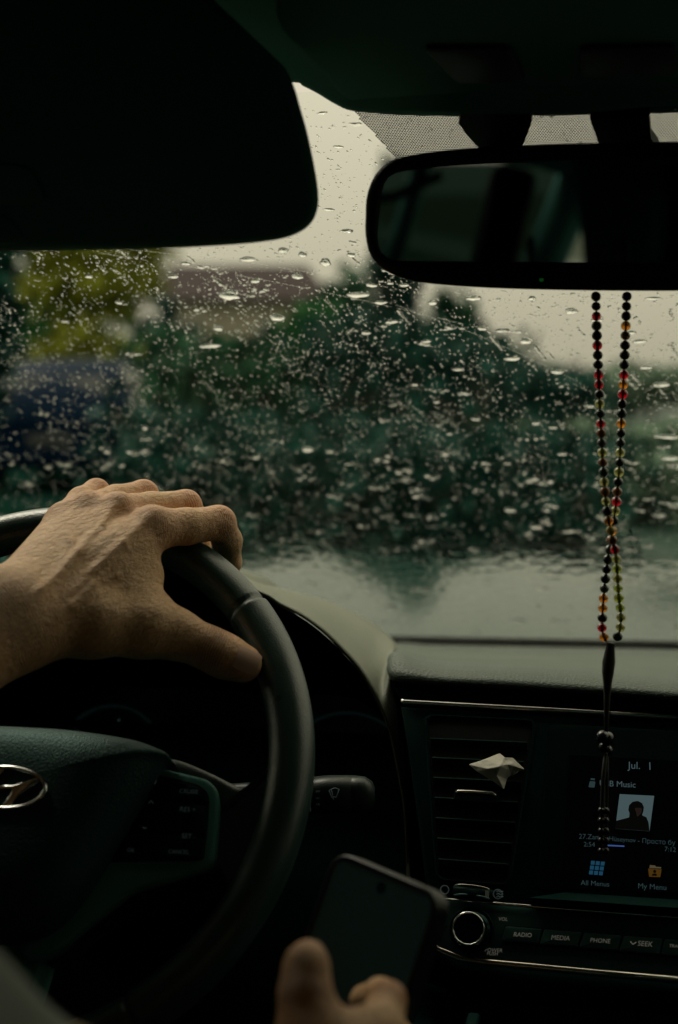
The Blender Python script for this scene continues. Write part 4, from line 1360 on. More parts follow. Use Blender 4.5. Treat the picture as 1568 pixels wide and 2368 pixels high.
spoke = [(360, 1752), (400, 1748), (445, 1765), (500, 1790), (552, 1818), (585, 1806), (612, 1770), (655, 1740), (660, 1800), (645, 1870), (620, 1940), (585, 2010), (550, 2065), (520, 2100), (505, 2060), (498, 2020), (440, 2028), (310, 2062), (215, 2137), (125, 2212), (60, 2237), (40, 2100)]
sp_ = [H(a, b, 0.004) for a, b in spoke]
trim_o = [(350, 1775), (372, 1774), (430, 1788), (478, 1800), (500, 1822), (507, 1861), (500, 1940), (495, 2001), (440, 2024), (310, 2058), (215, 2132), (125, 2205), (60, 2230), (30, 2150)]
pad_ = [(340, 1795), (363, 1790), (420, 1802), (462, 1814), (478, 1828), (484, 1848), (479, 1910), (471, 1985), (455, 1990), (240, 1992), (225, 1992)]
for sgn_i, (mir) in enumerate((False, True)):
    fm = (lambda L_: [(2 * ucx - u, v) for u, v in L_]) if mir else (lambda L_: L_)
    prism('spoke', ccw(fm(rpoly(sp_, 0.006, 4))), -0.022, 0.004, M_RIM, wheel, bevel=0.006, seg=4)
    tr = prism('spoke_trim', ccw(fm(rpoly([H(a, b, 0.010) for a, b in trim_o], 0.006, 4))), 0.0, 0.010, M_GREYTRIM, wheel, bevel=0.003, seg=3)
    sw = prism('switch_pad', ccw(fm(rpoly([H(a, b, 0.0112) for a, b in pad_], 0.004, 4))), 0.006, 0.0112, M_BLACK, wheel, bevel=0.001)
    if mir:
        continue
    rowsb = [((360, 1798), (430, 1812), (425, 1848), (330, 1836)), ((436, 1814), (470, 1824), (478, 1855), (431, 1850)), ((325, 1844), (424, 1856), (420, 1925), (282, 1915)), ((430, 1858), (478, 1864), (473, 1930), (426, 1928)), ((276, 1925), (420, 1934), (418, 1984), (245, 1982)), ((425, 1936), (472, 1940), (467, 1984), (423, 1984))]
    for b in rowsb:
        prism('switch_button', ccw(rpoly([H(*q, 0.0122) for q in b], 0.0012, 3)), 0.010, 0.0124, M_BLACK, sw, bevel=0.0006)
    for s, x0, x1, y in (('CRUISE', 415, 458, 1834), ('RES +', 416, 452, 1876), ('SET -', 420, 452, 1938), ('OK', 294, 311, 1969), ('CANCEL', 389, 437, 1973)):
        text('lettering', s, FWH, x0, y, x1, y + 2, M_DIM, sw, h=0.0124, thick=0.0004)
    for pts in (((358, 1871), (363, 1864), (368, 1871)), ((344, 1924), (348, 1929), (352, 1925))):
        strip('lettering', pts, 0.0003, 0.0126, M_DIM, sw, FWH)
    strip('lettering', ((361, 1826), (364, 1814), (376, 1812), (372, 1826), (361, 1826)), 0.0004, 0.0126, M_DIM, sw, FWH)
# lower spoke and column shroud
low = [(ucx - 0.03, -0.10), (ucx + 0.03, -0.10), (ucx + 0.022, -0.165), (ucx - 0.022, -0.165)]
prism('lower_spoke', ccw(rpoly(low, 0.005)), -0.02, 0.004, M_GREYTRIM, wheel, bevel=0.004)
rows = []
for h, r in ((-0.005, 0.06), (-0.03, 0.065), (-0.06, 0.07), (-0.16, 0.075), (-0.24, 0.08)):
    rows.append([(r * math.cos(t), r * 0.75 * math.sin(t) - 0.01, h) for t in np.linspace(0, 2 * math.pi, 32, endpoint=False)])
loft('column_shroud', rows, M_BLACK, wheel, closed_u=True)

# ================================================================== THE DRIVER
def skin_mat():
    m = bpy.data.materials.new('skin'); m.use_nodes = True
    N, Lk = m.node_tree.nodes, m.node_tree.links
    b = N['Principled BSDF']
    t = N.new('ShaderNodeTexCoord')
    n1 = N.new('ShaderNodeTexNoise'); n1.inputs['Scale'].default_value = 38; n1.inputs['Detail'].default_value = 4
    n2 = N.new('ShaderNodeTexNoise'); n2.inputs['Scale'].default_value = 260; n2.inputs['Detail'].default_value = 6
    Lk.new(t.outputs['Object'], n1.inputs['Vector']); Lk.new(t.outputs['Object'], n2.inputs['Vector'])
    mx = N.new('ShaderNodeMix'); mx.data_type = 'RGBA'
    mx.inputs[6].default_value = (0.58, 0.335, 0.165, 1); mx.inputs[7].default_value = (0.66, 0.425, 0.22, 1)
    Lk.new(n1.outputs['Fac'], mx.inputs['Factor'])
    m2 = N.new('ShaderNodeMix'); m2.data_type = 'RGBA'; m2.blend_type = 'MULTIPLY'; m2.inputs['Factor'].default_value = 0.35
    cr = N.new('ShaderNodeMapRange'); cr.inputs['From Min'].default_value = 0.3; cr.inputs['From Max'].default_value = 0.7; cr.inputs['To Min'].default_value = 0.55; cr.inputs['To Max'].default_value = 1.15
    Lk.new(n2.outputs['Fac'], cr.inputs['Value'])
    Lk.new(mx.outputs[2], m2.inputs[6]); Lk.new(cr.outputs[0], m2.inputs[7]); Lk.new(m2.outputs[2], b.inputs['Base Color'])
    b.inputs['Roughness'].default_value = 0.48
    b.inputs['Specular IOR Level'].default_value = 0.4
    b.inputs['Subsurface Weight'].default_value = 0.18
    b.inputs['Subsurface Radius'].default_value = (0.005, 0.0018, 0.0009)
    b.inputs['Subsurface Scale'].default_value = 1.0
    # fine creases run across the hand
    mp = N.new('ShaderNodeMapping'); mp.vector_type = 'TEXTURE'; mp.inputs['Rotation'].default_value = (0.0, R(-33), 0.0); mp.inputs['Scale'].default_value = (2.6, 1.4, 0.8)
    Lk.new(t.outputs['Object'], mp.inputs['Vector'])
    wv = N.new('ShaderNodeTexNoise'); wv.inputs['Scale'].default_value = 330; wv.inputs['Detail'].default_value = 6; wv.inputs['Roughness'].default_value = 0.62; wv.inputs['Distortion'].default_value = 0.6
    Lk.new(mp.outputs[0], wv.inputs['Vector'])
    vo = N.new('ShaderNodeTexNoise'); vo.inputs['Scale'].default_value = 120; vo.inputs['Detail'].default_value = 2
    Lk.new(mp.outputs[0], vo.inputs['Vector'])
    ad = N.new('ShaderNodeMath'); ad.operation = 'MULTIPLY_ADD'; ad.inputs[1].default_value = 0.8
    Lk.new(vo.outputs['Fac'], ad.inputs[0]); Lk.new(wv.outputs['Fac'], ad.inputs[2])
    ap = N.new('ShaderNodeAttribute'); ap.attribute_name = 'crease_pos'
    am_ = N.new('ShaderNodeAttribute'); am_.attribute_name = 'crease_mask'
    fl_ = N.new('ShaderNodeAttribute'); fl_.attribute_name = 'flush'
    mu = N.new('ShaderNodeMath'); mu.operation = 'MULTIPLY_ADD'; mu.inputs[1].default_value = 2 * math.pi / 0.0034
    w2 = N.new('ShaderNodeMath'); w2.operation = 'MULTIPLY'; w2.inputs[1].default_value = 16.0
    Lk.new(n1.outputs['Fac'], w2.inputs[0]); Lk.new(w2.outputs[0], mu.inputs[2]); Lk.new(ap.outputs['Fac'], mu.inputs[0])
    si = N.new('ShaderNodeMath'); si.operation = 'SINE'; Lk.new(mu.outputs[0], si.inputs[0])
    ab = N.new('ShaderNodeMath'); ab.operation = 'ABSOLUTE'; Lk.new(si.outputs[0], ab.inputs[0])
    pw = N.new('ShaderNodeMath'); pw.operation = 'POWER'; pw.inputs[1].default_value = 0.45; Lk.new(ab.outputs[0], pw.inputs[0])
    mm_ = N.new('ShaderNodeMath'); mm_.operation = 'MULTIPLY'; Lk.new(pw.outputs[0], mm_.inputs[0]); Lk.new(am_.outputs['Fac'], mm_.inputs[1])
    ad2 = N.new('ShaderNodeMath'); ad2.operation = 'MULTIPLY_ADD'; ad2.inputs[1].default_value = 0.55
    Lk.new(mm_.outputs[0], ad2.inputs[0]); Lk.new(ad.outputs[0], ad2.inputs[2]); ad = ad2
    m3 = N.new('ShaderNodeMix'); m3.data_type = 'RGBA'; m3.inputs[7].default_value = (0.50, 0.20, 0.12, 1)
    Lk.new(fl_.outputs['Fac'], m3.inputs['Factor']); Lk.new(m2.outputs[2], m3.inputs[6]); Lk.new(m3.outputs[2], b.inputs['Base Color'])
    bp = N.new('ShaderNodeBump'); bp.inputs['Strength'].default_value = 0.9; bp.inputs['Distance'].default_value = 0.0024
    Lk.new(ad.outputs[0], bp.inputs['Height']); Lk.new(bp.outputs[0], b.inputs['Normal'])
    return m


M_SKIN = skin_mat()


def J(px, py, d):
    p = P(px, py, d)
    return np.array((p.x, p.y, p.z), np.float32)


def chain(p, pts, k=0.004):
    f = None
    for (a, ra), (b, rb) in zip(pts[:-1], pts[1:]):
        q = sd_cone(p, a, b, ra, rb)
        f = q if f is None else smin(f, q, k)
    return f


mmr = 0.001
# hand on the rim: joints in picture position and depth
wr = J(-8, 1448, 0.838)
L_el = np.array((-0.52, 0.50, CAMZ - 0.27), np.float32)
L_sh = np.array((-0.60, 0.20, CAMZ - 0.10), np.float32)
MP = {'i': (352, 1222, 0.916), 'm': (272, 1186, 0.926), 'r': (205, 1182, 0.930), 'p': (150, 1206, 0.928)}
mcp = {k: J(*v) for k, v in MP.items()}
FING = {
    'i': [(mcp['i'], 13.6), (J(430, 1217, 0.934), 11.9), (J(505, 1209, 0.953), 11.6), (J(526, 1250, 0.972), 9.8), (J(527, 1300, 0.986), 9.2), (J(500, 1345, 0.99), 8.0)],
    'm': [(mcp['m'], 12.6), (J(350, 1174, 0.952), 10.6), (J(430, 1168, 0.972), 10.4), (J(452, 1205, 0.990), 9.8), (J(458, 1270, 1.000), 8.8), (J(440, 1310, 1.0), 7.8)],
    'r': [(mcp['r'], 12.0), (J(268, 1156, 0.957), 10.1), (J(332, 1143, 0.978), 9.9), (J(352, 1185, 0.995), 9.2), (J(362, 1250, 1.002), 8.2), (J(355, 1290, 1.0), 7.4)],
    'p': [(mcp['p'], 11.0), (J(188, 1158, 0.953), 9.2), (J(223, 1137, 0.972), 8.8), (J(248, 1175, 0.988), 8.4), (J(262, 1230, 0.993), 7.6), (J(262, 1265, 0.99), 6.8)],
}
THUMB = [(J(60, 1445, 0.848), 19.0), (J(210, 1440, 0.864), 20.0), (J(330, 1448, 0.877), 18.0), (J(405, 1465, 0.884), 15.2), (J(486, 1500, 0.887), 13.2), (J(520, 1517, 0.888), 13.4), (J(562, 1534, 0.889), 12.0)]


def left_arm(p):
    f = chain(p, [(L_el, 0.044), (wr * 0.65 + L_el * 0.35, 0.038), (wr, 0.0300)], 0.02)
    palm = None
    for k, r0, r1 in (('i', 20, 14.0), ('m', 20, 13.4), ('r', 19, 12.8), ('p', 17, 11.8)):
        st = wr + (mcp[k] - wr) * 0.16
        q = sd_cone(p, st, mcp[k], r0 * mmr, r1 * mmr)
        palm = q if palm is None else smin(palm, q, 0.009)
    # ball of the thumb and the web
    palm = smin(palm, chain(p, [(a, r * mmr) for a, r in THUMB[:4]], 0.01), 0.022)
    palm = smin(palm, sd_cone(p, J(250, 1330, 0.890), J(345, 1400, 0.888), 0.019, 0.011), 0.014)
    palm = smin(palm, sd_cone(p, J(290, 1290, 0.904), J(330, 1330, 0.903), 0.018, 0.013), 0.014)
    # knuckles and tendons stand out on the back of the hand
    for k, dx, dy in (('i', -6, -36), ('m', -4, -30), ('r', -6, -28), ('p', -10, -22)):
        pxs = MP[k]
        kn = J(pxs[0] + dx, pxs[1] + dy * 0.5, pxs[2] - 0.0085)
        palm = smin(palm, sd_cone(p, kn, kn + np.float32(0.0008), 0.0075, 0.0075), 0.008)
        base = wr + (mcp[k] - wr) * 0.35 + (kn - mcp[k]) * 1.55
        palm = smin(palm, sd_cone(p, base, kn, 0.0032, 0.0040), 0.0045)
    f = smin(f, palm, 0.022)
    fing = None
    for k in 'imrp':
        q = chain(p, [(a, r * mmr) for a, r in FING[k]], 0.0035)
        f = smin(f, q, 0.0038 if k != 'i' else 0.006)
    th = chain(p, [(a, r * mmr) for a, r in THUMB[3:]], 0.005)
    f = smin(f, th, 0.006)
    return f


left_arm0 = left_arm


def on_skin(px, py):
    o, d = np.array(CAMP, np.float32), np.array(ray(px, py).normalized(), np.float32)
    t = 0.70
    for _ in range(60):
        h = float(left_arm0((o + d * np.float32(t))[None, :])[0])
        if h < 0.0002 or t > 1.2:
            break
        t += h * 0.8
    return o + d * np.float32(t)


RIDGES = []
for path, r0, r1 in ((((55, 1405), (95, 1362), (140, 1322), (178, 1278), (205, 1238), (222, 1205)), 1.5, 1.0), (((110, 1440), (165, 1400), (215, 1352), (255, 1305), (288, 1262), (305, 1228)), 1.5, 1.0),
                     (((178, 1278), (165, 1250), (150, 1225)), 1.2, 0.8), (((215, 1352), (270, 1330), (318, 1288)), 1.2, 0.8), (((150, 1385), (215, 1318), (285, 1255), (340, 1200)), 1.9, 2.2), (((120, 1345), (180, 1275), (235, 1215), (262, 1170)), 1.8, 2.1)):
    pts = [on_skin(*q) for q in path]
    for e_ in (0, -1):                                    # ends sink under the skin
        dd = pts[e_] - np.array(CAMP, np.float32)
        pts[e_] = pts[e_] + dd / np.linalg.norm(dd) * np.float32(0.0034)
    RIDGES.append([(p, (r0 + (r1 - r0) * i / (len(pts) - 1)) * mmr) for i, p in enumerate(pts)])


def left_arm(p):
    f = left_arm0(p)
    v = None
    for ch in RIDGES:
        q = chain(p, ch, 0.002)
        v = q if v is None else np.minimum(v, q)
    return smin(f, v, 0.0035)


lv, lf = grid_sdf(left_arm, (-0.60, 0.43, CAMZ - 0.34), (-0.185, 1.03, CAMZ + 0.03), 0.0016)

# ---- smartphone frame (screen towards the driver)
ph_top = P(893, 2022, 0.725)
r_ = (RGT * 0.70 - UPV * 0.13 - FWD * 0.69).normalized()
d_ = (-RGT * 0.49 - UPV * 0.87)
d_ = (d_ - r_ * d_.dot(r_)).normalized()
FP = Frame(ph_top + d_ * 0.077, r_, -d_)
if FP.n.dot(FWD) > 0:
    FP = Frame(FP.o, -FP.u, FP.v)
phone = empty('smartphone', 'black smartphone in a dark case held above the centre console', 'phone', FP.m)
M_CASE = mat('phone_case', (0.004, 0.008, 0.008), 0.35, spec=0.35)
prism('case', rrect(-0.0372, -0.079, 0.0372, 0.079, 0.011, 8), -0.011, 0.0, M_CASE, phone, bevel=0.0025, seg=4)
Ao = resample(rrect(-0.0372, -0.079, 0.0372, 0.079, 0.011, 8), 96); Bo = resample(rrect(-0.0345, -0.0763, 0.0345, 0.0763, 0.008, 8), 96)
rows = [[(a.x * 0.999, a.y * 0.999, -0.002) for a in Ao], [(a.x, a.y, 0.0006) for a in Ao], [((a.x + b.x) / 2, (a.y + b.y) / 2, 0.0018) for a, b in zip(Ao, Bo)], [(b.x, b.y, 0.0008) for b in Bo], [(b.x, b.y, -0.001) for b in Bo]]
loft('case_lip', rows, M_CASE, phone, closed_u=True)
prism('screen', rrect(-0.034, -0.0757, 0.034, 0.0757, 0.0075, 8), -0.002, 0.0004, mat('phone_glass', (0.003, 0.008, 0.007), 0.16, spec=0.8, var=0.7, varscale=28, emit=(0.006, 0.020, 0.016), estr=0.12), phone)  # uneven tone and faint glow stand in for screen reflections
prism('front_camera', [(0.003 * math.cos(t), 0.0700 + 0.003 * math.sin(t)) for t in np.linspace(0, 6.283, 20, endpoint=False)], 0.0003, 0.0006, M_GLOSS, phone)
prism('speaker_slot', rrect(-0.028, 0.0742, 0.028, 0.0752, 0.0004), 0.0003, 0.0006, M_LINE, phone)
prism('side_button', rrect(0.0368, 0.0, 0.038, 0.02, 0.0005), -0.007, -0.003, M_CASE, phone)


def PHN(u, v, h):
    q = FP.W(u, v, h)
    return np.array((q.x, q.y, q.z), np.float32)


# ---- hand holding the phone
r_wr = J(770, 2860, 0.535)
R_el = J(-205, 2475, 0.44)
R_sh = np.array((-0.17, 0.12, CAMZ - 0.14), np.float32)
r_web = J(800, 2440, 0.615)
RT = [(J(760, 2520, 0.60), 20), (J(722, 2400, 0.605), 15.6), (J(706, 2300, 0.612), 11.4), (J(708, 2238, 0.618), 9.8), (J(712, 2216, 0.626), 8.6)]
RI = [(J(845, 2500, 0.61), 16), (J(872, 2395, 0.615), 12.0), (J(897, 2312, 0.64), 8.2), (J(880, 2298, 0.675), 7.4), (J(840, 2310, 0.70), 7.0)]
RM_ = [(J(870, 2540, 0.615), 15), (J(912, 2445, 0.635), 10.5), (J(915, 2400, 0.68), 8.4), (J(865, 2395, 0.715), 7.6)]
RR_ = [(J(890, 2590, 0.615), 14), (J(950, 2520, 0.64), 10.5), (J(945, 2470, 0.685), 8.4), (J(880, 2460, 0.715), 7.4)]
RP_ = [(J(880, 2640, 0.615), 13), (J(930, 2600, 0.64), 9), (J(925, 2560, 0.68), 7.6), (J(870, 2545, 0.705), 6.8)]


def right_arm(p):
    f = chain(p, [(R_el, 0.032), (R_el * 0.4 + r_wr * 0.6, 0.031), (r_wr, 0.029)], 0.02)
    palm = sd_cone(p, r_wr, J(800, 2500, 0.605), 0.030, 0.026)
    palm = smin(palm, sd_cone(p, r_wr, J(860, 2500, 0.612), 0.028, 0.018), 0.015)
    f = smin(f, palm, 0.02)
    for ch, k in ((RT, 0.012), (RI, 0.010), (RM_, 0.006), (RR_, 0.006), (RP_, 0.006)):
        f = smin(f, chain(p, [(a, r * mmr) for a, r in ch], 0.004), k)
    return f


lo = np.minimum.reduce([R_el - 0.06, r_wr - 0.06, J(700, 2180, 0.61) - 0.03, J(960, 2300, 0.72) - 0.03]); hi = np.maximum.reduce([R_el + 0.06, r_wr + 0.06, J(700, 2180, 0.61) + 0.03, J(960, 2300, 0.72) + 0.03])
rv, rf = grid_sdf(right_arm, tuple(float(x) for x in lo), tuple(float(x) for x in hi), 0.0028)

# ---- head, neck (the trunk is under the clothes)
hd = np.array((-0.40, 0.02, CAMZ + 0.085), np.float32)


def head(p):
    q = (p - hd) / np.array((0.078, 0.098, 0.115), np.float32)
    f = (np.sqrt((q ** 2).sum(-1)) - 1) * 0.078
    f = smin(f, sd_cone(p, hd + np.array((0, 0.045, -0.07)), hd + np.array((0, 0.06, -0.095)), 0.05, 0.035), 0.03)
    f = smin(f, sd_cone(p, hd + np.array((0, 0.098, 0.0)), hd + np.array((0, 0.118, -0.03)), 0.008, 0.014), 0.01)
    for s in (-1, 1):
        f = smin(f, sd_cone(p, hd + np.array((s * 0.08, -0.005, 0.015)), hd + np.array((s * 0.078, 0.0, -0.025)), 0.012, 0.008), 0.006)
    f = smin(f, sd_cone(p, hd + np.array((0, -0.02, -0.08)), hd + np.array((0, -0.05, -0.22)), 0.055, 0.065), 0.03)
    return f


hv, hf = grid_sdf(head, (-0.53, -0.16, CAMZ - 0.22), (-0.27, 0.18, CAMZ + 0.22), 0.006)
VB = [tuple(v) for v in np.concatenate([lv, rv, hv])]; FB_ = np.concatenate([lf, rf + len(lv), hf + len(lv) + len(rv)]).tolist()
allv = np.concatenate([lv, rv, hv])
neck = np.array((-0.40, -0.03, CAMZ - 0.20))
for el_, sh_, hand in ((L_el, L_sh, (0, len(lv))), (R_el, R_sh, (len(lv), len(lv) + len(rv)))):     # upper arms and shoulders inside the shirt
    v2, f2 = tube_data([Vector(el_) * 0.9 + Vector(sh_) * 0.1, Vector(el_) * 0.5 + Vector(sh_) * 0.5, Vector(sh_), Vector(neck)], [0.026, 0.036, 0.042, 0.045], 12)
    b0 = len(VB)
    VB += [tuple(v) for v in v2]; FB_ += [tuple(i + b0 for i in f) for f in f2]
    n1 = hand[0] + int(np.argmin(((allv[hand[0]:hand[1]] - np.asarray(el_)) ** 2).sum(1)))
    n2 = len(lv) + len(rv) + int(np.argmin(((hv - neck) ** 2).sum(1)))
    FB_ += [(b0, b0 + 1, n1), (b0 + 36, b0 + 37, n2)]
person = mesh('person', VB, FB_, M_SKIN, None, label='driver in a grey sleeve gripping the wheel and holding a phone', cat='person')
# skin that is redder at knuckles and finger ends, and creased across the joints
npv = np.array(VB)
flush = np.zeros(len(npv)); cs = np.zeros(len(npv)); cm = np.zeros(len(npv))
joints = []
for k in 'imrp':
    ch = FING[k]
    joints.append((ch[0][0], ch[1][0] - ch[0][0], 0.015, 0.22)); joints.append((ch[2][0], ch[2][0] - ch[1][0], 0.013, 0.4))
joints.append((THUMB[4][0], THUMB[5][0] - THUMB[3][0], 0.0125, 1.4)); joints.append((THUMB[6][0], THUMB[6][0] - THUMB[5][0], 0.012, 0.0)); joints.append((wr, wr - L_el, 0.03, 0.8))
joints += [(RT[2][0], RT[3][0] - RT[2][0], 0.014, 1.0), (RT[4][0], RT[4][0] - RT[3][0], 0.012, 0.0), (RI[2][0], RI[2][0] - RI[1][0], 0.012, 1.0)]
for jp, ax_, rad, cw in joints:
    dvec = npv - np.asarray(jp, float)
    ax_ = np.asarray(ax_, float); ax_ = ax_ / np.linalg.norm(ax_)
    d2 = (dvec ** 2).sum(1)
    g = np.exp(-d2 / (rad * 1.25) ** 2)
    flush = np.maximum(flush, g * (0.6 if rad < 0.02 else 0.15))
    sx_ = dvec @ ax_
    mk = np.exp(-(sx_ / (rad * 0.55)) ** 2) * (d2 < (rad * 2.0) ** 2) * cw
    better = mk > cm
    cs = np.where(better, sx_, cs); cm = np.where(better, mk, cm)
for nm_, arr in (('flush', flush), ('crease_pos', cs), ('crease_mask', cm)):
    at_ = person.data.attributes.new(nm_, 'FLOAT', 'POINT')
    at_.data.foreach_set('value', arr.astype(np.float32))
M_SHIRT = mat('grey_shirt', (0.26, 0.29, 0.26), 0.9, bump=('noise', 900, 0.5))
tr0, tr1 = np.array((-0.40, -0.02, CAMZ - 0.20), np.float32), np.array((-0.40, 0.10, CAMZ - 0.55), np.float32)


def shirt(p):
    q = p.copy(); q[..., 0] = (q[..., 0] + 0.40) * 0.72 - 0.40
    f = sd_cone(q, tr0, tr1, 0.115, 0.125)
    f = smin(f, chain(p, [(np.array((-0.40, -0.03, CAMZ - 0.14), np.float32), 0.08), (L_sh, 0.068), (L_el, 0.052)], 0.03), 0.04)
    f = smin(f, chain(p, [(np.array((-0.40, -0.03, CAMZ - 0.14), np.float32), 0.08), (R_sh, 0.056), (R_el, 0.035), (R_el * 0.8 + r_wr * 0.2, 0.033)], 0.03), 0.04)
    f += 0.0025 * np.sin(p[..., 0] * 70 + p[..., 2] * 40) * np.sin(p[..., 1] * 60 - p[..., 2] * 55)
    return f


sv_, sf_ = grid_sdf(shirt, (-0.72, -0.2, CAMZ - 0.72), (-0.06, 0.62, CAMZ + 0.0), 0.009)
mesh('shirt', sv_, sf_.tolist(), M_SHIRT, person)


def trousers(p):
    f = None
    for s in (-1, 1):
        q = chain(p, [(np.array((-0.40 + s * 0.09, 0.12, CAMZ - 0.62), np.float32), 0.10), (np.array((-0.40 + s * 0.15, 0.56, CAMZ - 0.60), np.float32), 0.07), (np.array((-0.40 + s * 0.12, 0.86, CAMZ - 0.92), np.float32), 0.055)], 0.03)
        f = q if f is None else smin(f, q, 0.03)
    return f


tv, tf = grid_sdf(trousers, (-0.72, -0.02, CAMZ - 1.02), (-0.08, 0.98, CAMZ - 0.48), 0.011)
mesh('trousers', tv, tf.tolist(), mat('dark_denim', (0.03, 0.035, 0.045), 0.85), person)


def hair(p):
    q = (p - hd - np.array((0, -0.012, 0.014), np.float32)) / np.array((0.083, 0.098, 0.112), np.float32)
    f = (np.sqrt((q ** 2).sum(-1)) - 1) * 0.08
    cut = (hd[2] + 0.01) - p[..., 2] + (p[..., 1] - hd[1]) * 0.9
    return np.maximum(f, cut)


av, af = grid_sdf(hair, (-0.51, -0.14, CAMZ - 0.06), (-0.29, 0.13, CAMZ + 0.23), 0.006)
mesh('hair', av, af.tolist(), mat('dark_hair', (0.012, 0.010, 0.009), 0.6), person)

# thumb nail: a small curved plate on the back of the thumb tip
tipc = Vector(THUMB[-1][0]); prev = Vector(THUMB[-2][0])
ax = (tipc - prev).normalized(); tow = (CAMP - tipc); tow = (tow - ax * tow.dot(ax)).normalized()
side = ax.cross(tow)
tow2 = (tow * 0.93 - side * 0.20 + UPV * 0.0).normalized(); side = ax.cross(tow2)
rows = []
for i in range(9):
    s = -0.0065 + 0.0155 * i / 8
    row = []
    hw = 0.0066 * (1 - 0.25 * max(0, (i - 6) / 2) ** 2 - 0.2 * max(0, (2 - i) / 2) ** 2)
    for j in range(9):
        w = -1 + 2 * j / 8
        ang = w * hw / 0.0118
        row.append(tipc + ax * s + (tow2 * math.cos(ang) + side * math.sin(ang)) * (0.0141 - 0.06 * max(0, s) ** 1.5 * 8))
    rows.append(row)
nl = loft('thumb_nail', rows, mat('nail', (0.62, 0.42, 0.33), 0.22, spec=0.6), person)

# ================================================================== OUTSIDE
# own bonnet
M_PAINT = mat('wet_grey_paint', (0.006, 0.032, 0.024), 0.12, metal=0.0, spec=0.2, coat=0.0, bump=('noise', 40, 0.25))
hood = empty('car_hood', 'wet grey car bonnet below the windscreen', 'car bonnet')
rows = []
for y, z in ((1.66, -0.345), (1.80, -0.342), (2.0, -0.337), (2.25, -0.333), (2.5, -0.332), (2.75, -0.334), (2.92, -0.342), (3.02, -0.362), (3.08, -0.41), (3.10, -0.52)):
    row = []
    for x in np.linspace(-0.90, 0.82, 90):
        q = abs(x + 0.04)
        rid = 0.5 * math.exp(-((q - 0.21) / 0.13) ** 2) + 0.8 * math.exp(-((q - 0.66) / 0.15) ** 2)
        row.append(Vector((x, y - 0.16 * (q / 0.85) ** 3 - 0.10 * (1 - min(1, rid * 1.6)) * max(0, (y - 2.3) / 0.8), CAMZ + z + 0.020 * rid * min(1, (y - 1.6) / 0.5) - 0.012 - 0.02 * (q / 0.85) ** 6)))
    rows.append(row)
loft('bonnet_panel', rows, M_PAINT, hood)
for wx in (-0.60, 0.05):
    a = Vector((wx, 1.66, CAMZ - 0.315)); b = Vector((wx + 0.55, 1.63, CAMZ - 0.312))
    tube('wiper_blade', [a, a.lerp(b, 0.5) + Vector((0, 0, 0.004)), b], 0.005, M_BLACK, hood, 8)

# wet ground
def wet_mat():
    m = bpy.data.materials.new('wet_asphalt'); m.use_nodes = True
    N, Lk = m.node_tree.nodes, m.node_tree.links
    b = N['Principled BSDF']; b.inputs['Specular IOR Level'].default_value = 0.04
    t = N.new('ShaderNodeTexCoord')
    n = N.new('ShaderNodeTexNoise'); n.inputs['Scale'].default_value = 0.35; n.inputs['Detail'].default_value = 5
    n2 = N.new('ShaderNodeTexNoise'); n2.inputs['Scale'].default_value = 30; n2.inputs['Detail'].default_value = 6
    for q in (n, n2):
        Lk.new(t.outputs['Object'], q.inputs['Vector'])
    mr_ = N.new('ShaderNodeMapRange'); mr_.inputs['From Min'].default_value = 0.42; mr_.inputs['From Max'].default_value = 0.58
    mr_.inputs['To Min'].default_value = 0.22; mr_.inputs['To Max'].default_value = 0.5
    Lk.new(n.outputs['Fac'], mr_.inputs['Value']); Lk.new(mr_.outputs[0], b.inputs['Roughness'])
    mx = N.new('ShaderNodeMix'); mx.data_type = 'RGBA'
    mx.inputs[6].default_value = (0.022, 0.044, 0.036, 1); mx.inputs[7].default_value = (0.040, 0.066, 0.054, 1)
    Lk.new(n2.outputs['Fac'], mx.inputs['Factor']); Lk.new(mx.outputs[2], b.inputs['Base Color'])
    bp = N.new('ShaderNodeBump'); bp.inputs['Strength'].default_value = 0.25; bp.inputs['Distance'].default_value = 0.01
    Lk.new(n2.outputs['Fac'], bp.inputs['Height']); Lk.new(bp.outputs[0], b.inputs['Normal'])
    return m


M_ROAD = wet_mat()
gnd = mesh('ground', [(-600, -300, -0.004), (600, -300, -0.004), (600, 1200, -0.004), (-600, 1200, -0.004)], [(0, 1, 2, 3)], mat('grass_verge', (0.035, 0.05, 0.025), 0.8, var=0.3, varscale=0.5), None, smooth=False, kind='structure')
road = mesh('road', [(-1.7, -60, 0.0), (4.2, -60, 0.0), (4.2, 400, 0.0), (-1.7, 400, 0.0)], [(0, 1, 2, 3)], M_ROAD, None, smooth=False, kind='structure')
M_BAY = mat('old_asphalt', (0.005, 0.022, 0.017), 0.8, spec=0.0, bump=('noise', 30, 0.5), var=0.35, varscale=1.3)
bay = mesh('parking_strip', [(-9, -60, 0.0), (-1.7, -60, 0.0), (-1.7, 400, 0.0), (-9, 400, 0.0)], [(0, 1, 2, 3)], M_BAY, None, smooth=False, kind='structure')
for x0, x1 in ((-11.2, -9.0), (4.2, 6.0)):
    box('pavement', ((x0 + x1) / 2, 170, 0.06), (x1 - x0, 460, 0.13), mat('pavement', (0.10, 0.12, 0.10), 0.5, var=0.2, varscale=3), None, 0.01, kind='structure')


def at(px, d):
    p = P(px, 1183, d)
    return p.x, p.y


